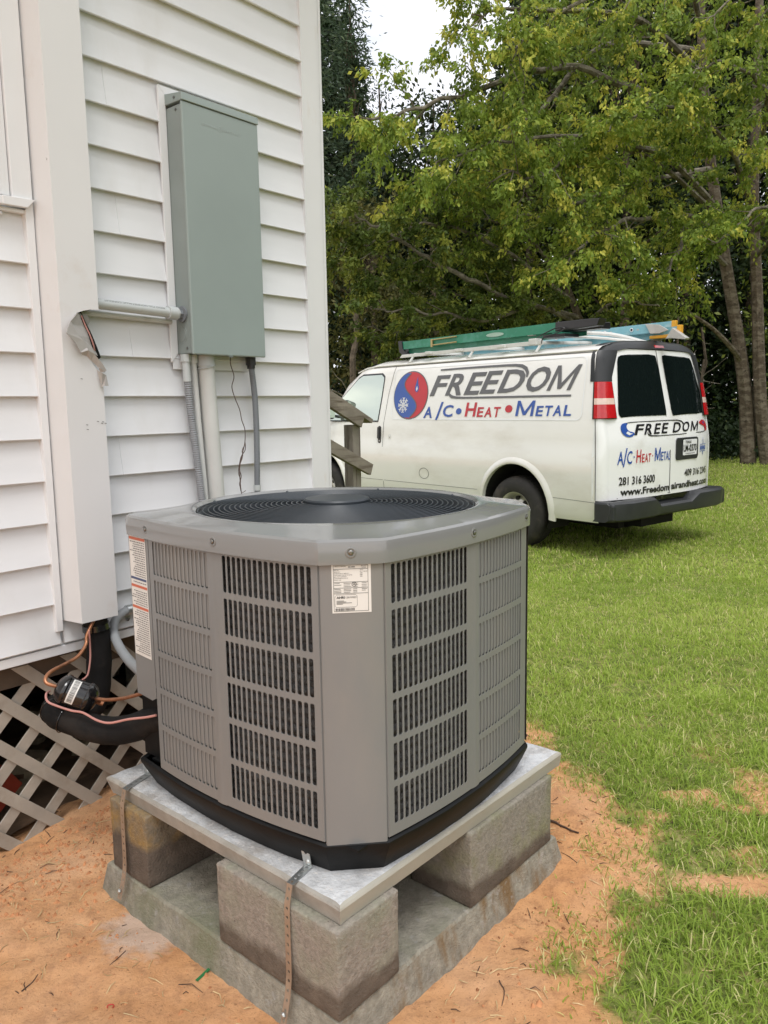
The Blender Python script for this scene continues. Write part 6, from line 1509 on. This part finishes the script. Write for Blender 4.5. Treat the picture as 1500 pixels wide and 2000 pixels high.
props(wd, 'dark mass of the wood far behind the other trees', 'wood', None, 'stuff')
# undergrowth along the wood edge
n_ = 30000; X_ = r_.uniform(-6, 16, n_); Y_ = 20.5+r_.normal(size=n_)*.8; hh = .5+1.9*vnoise(X_, X_*0, .8, 7); Z_ = -.22+hh*r_.random(n_)**1.2
C = np.stack([X_, Y_, Z_], 1); D = r_.normal(size=(n_, 3)); D[:, 2] += .2
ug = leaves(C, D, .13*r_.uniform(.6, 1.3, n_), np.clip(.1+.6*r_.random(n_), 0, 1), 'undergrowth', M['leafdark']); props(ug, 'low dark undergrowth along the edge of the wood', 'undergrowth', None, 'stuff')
# slim trunks in the shade
for i, (px_, top_, d_, r1, lab, mk) in enumerate(((1292, 560, 18.6, .13, 'pale trunk just right of the van rear corner', 'barkpale'), (1352, 700, 19.4, .05, 'slim leaning stem in the shade left of the twin trunks', 'barkdark'),
                                             (1378, 640, 19.8, .06, 'thin straight stem in the shade, second left of the twin trunks', 'barkdark'), (1335, 620, 19.6, .045, 'thin crooked stem beside the pale trunk', 'barkdark'),
                                             (690, 560, 17.5, .10, 'dark trunk seen above the stair railing', 'barkdark'))):
    b_ = at(px_, 880, d_); b_ = Vector((b_.x, b_.y, gB-.1)); t_ = at(px_+random.uniform(-25, 25), top_, d_)
    T = Thing('bare_trunk', lab, 'tree', ID, b_, 'slim trunks in the shade of the wood')
    wood([(list(map(Vector, wander(b_, t_, 9, .05, i*4.))), r1, r1*.5)], T, M[mk])
    br = []
    for q in range(5):
        s_ = b_.lerp(t_, random.uniform(.2, .9)); br.append((list(map(Vector, wander(s_, s_+Vector((random.uniform(-1.1, 1.1), random.uniform(-.5, .3), random.uniform(-.1, .8))), 6, .15, q+i*9.))), r1*.22, .006))
    for b1 in br: wood([b1], T, M['limb'], 'branch')

# ---------------------------------------------------------------- grass
def in_van(x, y):
    v = np.array(VAN.inverted()); X_ = v[0][0]*x+v[0][1]*y+v[0][3]; Y_ = v[1][0]*x+v[1][1]*y+v[1][3]
    return X_, Y_
def in_pad(x, y, m_=.0):
    v = np.array(PADF.inverted()); X_ = v[0][0]*x+v[0][1]*y+v[0][3]; Y_ = v[1][0]*x+v[1][1]*y+v[1][3]
    return (X_ > -.04-m_) & (X_ < .93+m_) & (Y_ > -.04-m_) & (Y_ < .93+m_)
def in_house(x, y):
    v = np.array(HOUSEi); X_ = v[0][0]*x+v[0][1]*y+v[0][3]; Y_ = v[1][0]*x+v[1][1]*y+v[1][3]
    return (X_ < 2.36) & (Y_ > .02)
def blades(n_, x0, x1, y0, y1, lmin, lmax, wmin, wmax, seed, xr_=None, pw=1.0):
    r_ = np.random.default_rng(seed)
    x = r_.uniform(x0, x1, n_); y = r_.uniform(y0, y1, n_)
    k_ = (x < .62*y+.9) & (x > -.35*y-.6); x, y = x[k_], y[k_]
    c = cover(x, y); tuft = fbm(x, y, 6, 3, 200)
    k_ = (r_.random(len(x)) < np.clip(c*1.05, 0, 1)**.75*(.35+1.1*tuft)) & ~in_pad(x, y) & ~in_house(x, y); x, y, c, tuft = x[k_], y[k_], c[k_], tuft[k_]
    n_ = len(x); z_ = gz(x, y)-.004
    Lh = (lmin+(lmax-lmin)*r_.random(n_)**1.6)*(.55+.9*tuft)*(.55+.45*c); W2 = r_.uniform(wmin, wmax, n_)
    a = r_.uniform(0, 2*np.pi, n_); bend = r_.uniform(.4, 2.0, n_)
    dx, dy = np.cos(a), np.sin(a); sx_, sy_ = -dy, dx
    base = np.stack([x, y, z_], 1); Dh = np.stack([dx, dy, 0*dx], 1); Sd = np.stack([sx_, sy_, 0*dx], 1)
    V_ = []
    for f_, wf in ((0, .7), (.38, 1.), (.72, .75), (1., .06)):
        hor = Lh*bend*f_**1.7*.55; ver = Lh*(f_-.32*bend*f_**2.4*.8)
        c_ = base+Dh*hor[:, None]+np.array([0, 0, 1])*np.maximum(ver, .002)[:, None]
        V_ += [c_-Sd*(W2*wf/2)[:, None], c_+Sd*(W2*wf/2)[:, None]]
    V_ = np.stack(V_, 1).reshape(-1, 3); o_ = (np.arange(n_)*8)[:, None]
    F_ = np.concatenate([o_+np.array([0, 1, 3, 2]), o_+np.array([2, 3, 5, 4]), o_+np.array([4, 5, 7, 6])], 0)
    big_ = fbm(x, y, .9, 3, 300); dry = (r_.random(n_) < .11+.25*np.clip(1-c, 0, 1))
    tint = np.clip(-.02+.5*big_+.42*r_.random(n_)*(.6+.6*tuft), 0, .8); tint = np.where(dry, r_.uniform(.8, 1, n_), tint)
    return V_, F_, np.repeat(tint, 8)
sets = [blades(80000, .1, 2.6, 1.3, 3.4, .020, .060, .0022, .0042, 1), blades(120000, -.6, 4.6, 3.2, 6.4, .020, .055, .003, .0055, 2), blades(90000, -1.5, 7.6, 6.2, 10.5, .03, .075, .005, .009, 3), blades(70000, -2, 14, 10.3, 20.5, .04, .09, .010, .018, 4)]
off = 0; Vs, Fs, Ts = [], [], []
for v, f, tt in sets: Vs.append(v); Fs.append(f+off); Ts.append(tt); off += len(v)
gr = npmesh('grass', np.concatenate(Vs), np.concatenate(Fs), M['grass'], tint=np.concatenate(Ts)); props(gr, 'patchy green lawn grass growing out of the orange sand', 'grass', None, 'stuff')
# straw, clods, twigs on the sand
r_ = np.random.default_rng(99); mb = MB()
for i in range(2600):
    x = r_.uniform(-1.5, 1.4); y = r_.uniform(1.25, 3.3)
    if in_pad(np.array([x]), np.array([y]), .005)[0] or in_house(np.array([x]), np.array([y]))[0]: continue
    if fbm(np.array([x]), np.array([y]), 3, 3, 400)[0] < .46 and r_.random() < .75: continue
    a = r_.uniform(0, 6.28); Ls = r_.uniform(.008, .045)*(1.6 if r_.random() < .08 else 1); z_ = float(gz(x, y))+.0012
    b2 = a+r_.uniform(-.6, .6); p0 = Vector((x, y, z_)); p1 = p0+Vector((math.cos(a), math.sin(a), 0))*Ls*.5; p1.z = float(gz(p1.x, p1.y))+r_.uniform(.001, .006); p2 = p1+Vector((math.cos(b2), math.sin(b2), 0))*Ls*.5; p2.z = float(gz(p2.x, p2.y))+.0015
    mb.cur = 1 if r_.random() < .22 else 0; mb.tube([p0, p1, p2], [.0012, .0013, .0006], 3, caps=False)
single('straw_litter', mb, [M['straw'], M['twig']], 'scattered dry straw and dark bits on the orange sand', 'straw', kind='stuff')
mb = MB()
for i in range(2600):
    x = r_.uniform(-1.5, 1.3); y = r_.uniform(1.25, 3.2)
    if in_pad(np.array([x]), np.array([y]), .005)[0] or in_house(np.array([x]), np.array([y]))[0]: continue
    if fbm(np.array([x]), np.array([y]), 4, 3, 500)[0] < .52: continue
    s_ = r_.uniform(.0015, .0055); z_ = float(gz(x, y)); c = Vector((x, y, z_+s_*.2))
    q = [c+Vector((math.cos(R(72*k_))*s_*r_.uniform(.6, 1.4), math.sin(R(72*k_))*s_*r_.uniform(.6, 1.4), -s_*.5)) for k_ in range(5)]; tpt = c+Vector((0, 0, s_*.8)); o_ = len(mb.v)
    mb.add(q+[tpt], [(k_, (k_+1) % 5, 5) for k_ in range(5)])
mc = MB()
for i in range(3200):
    if i % 2: x = r_.uniform(-1.5, 1.0); y = r_.uniform(1.3, 2.9)
    else:
        hx = r_.uniform(.8, 1.6); hy = abs(r_.normal())*.25+.03; q = HOUSE @ Vector((hx, -hy, 0)); x, y = q.x, q.y
    if in_pad(np.array([x]), np.array([y]), .005)[0] or in_house(np.array([x]), np.array([y]))[0]: continue
    if cover(np.array([x]), np.array([y]))[0] > .4: continue
    s_ = .0022+.008*r_.random()**3.5; z_ = float(gz(x, y)); c = Vector((x, y, z_+s_*.15))
    q = [c+Vector((math.cos(R(72*k_))*s_*r_.uniform(.6, 1.4), math.sin(R(72*k_))*s_*r_.uniform(.6, 1.4), -s_*.5)) for k_ in range(5)]
    mc.add(q+[c+Vector((r_.uniform(-.3, .3)*s_, r_.uniform(-.3, .3)*s_, s_*.7))], [(k_, (k_+1) % 5, 5) for k_ in range(5)])
single('sand_crumbs', mc, M['crumb'], 'crumbs of orange sand strewn over the dug ground', 'sand', kind='stuff')
single('dirt_clods', mb, M['clod'], 'small dark clods and crumbs on the sand', 'dirt', kind='stuff')
def onground(px_, py_):
    d = (px_-750)/1525*CX-(py_-1000)/1525*CU+_f; t_ = -CAMP.z/d.z; p = CAMP+d*t_
    p.z = float(gz(p.x, p.y)); return p
def lay(path, r0, m, name, label, cat):
    mb = MB(); P_ = []
    for (a, b_) in path: p = onground(a, b_); p.z += r0*.8; P_.append(p)
    P_ = smooth_path(P_, 4)
    for p in P_: p.z = float(gz(p.x, p.y))+r0*.8
    mb.tube(P_, [r0*(1-.5*i/len(P_)) for i in range(len(P_))], 7); c = P_[0].copy(); return single(name, mb, m, label, cat, ID, c, smooth=True)
lay([(1064, 1603), (1095, 1617), (1130, 1635)], .0045, M['twig'], 'stick', 'straight dark stick beside the pad on the lawn side', 'stick')
lay([(975, 1915), (985, 1940), (980, 1965)], .0016, M['twig'], 'twig', 'small bent twig in the sand below the near slab', 'twig')
lay([(42, 1932), (60, 1918), (74, 1900)], .0018, M['twig'], 'twig', 'small reddish twig in the sand near the bottom left', 'twig')
p = onground(384, 1920); q = onground(409, 1899); d = (q-p); s2 = d.cross(Vector((0, 0, 1))).normalized()*.004
mb = MB(); mb.add([p-s2+Vector((0, 0, .003)), p+s2+Vector((0, 0, .003)), q+s2+Vector((0, 0, .007)), q-s2+Vector((0, 0, .007))], [(0, 1, 2, 3)]); o = single('leaf_blade', mb, M['ggreen'], 'single bright green blade lying on the sand before the slab', 'leaf', ID, p)
o.modifiers.new('s', 'SOLIDIFY').thickness = .001
c = onground(216, 1968); mb = MB(); mb.tube([c+Vector((math.cos(R(a))*.0075, math.sin(R(a))*.006, .003)) for a in range(-40, 230, 20)], .0011, 6)
single('wire_scrap', mb, M['vred'], 'tiny red ring of wire on the sand at the bottom left', 'wire scrap', ID, c, smooth=True)
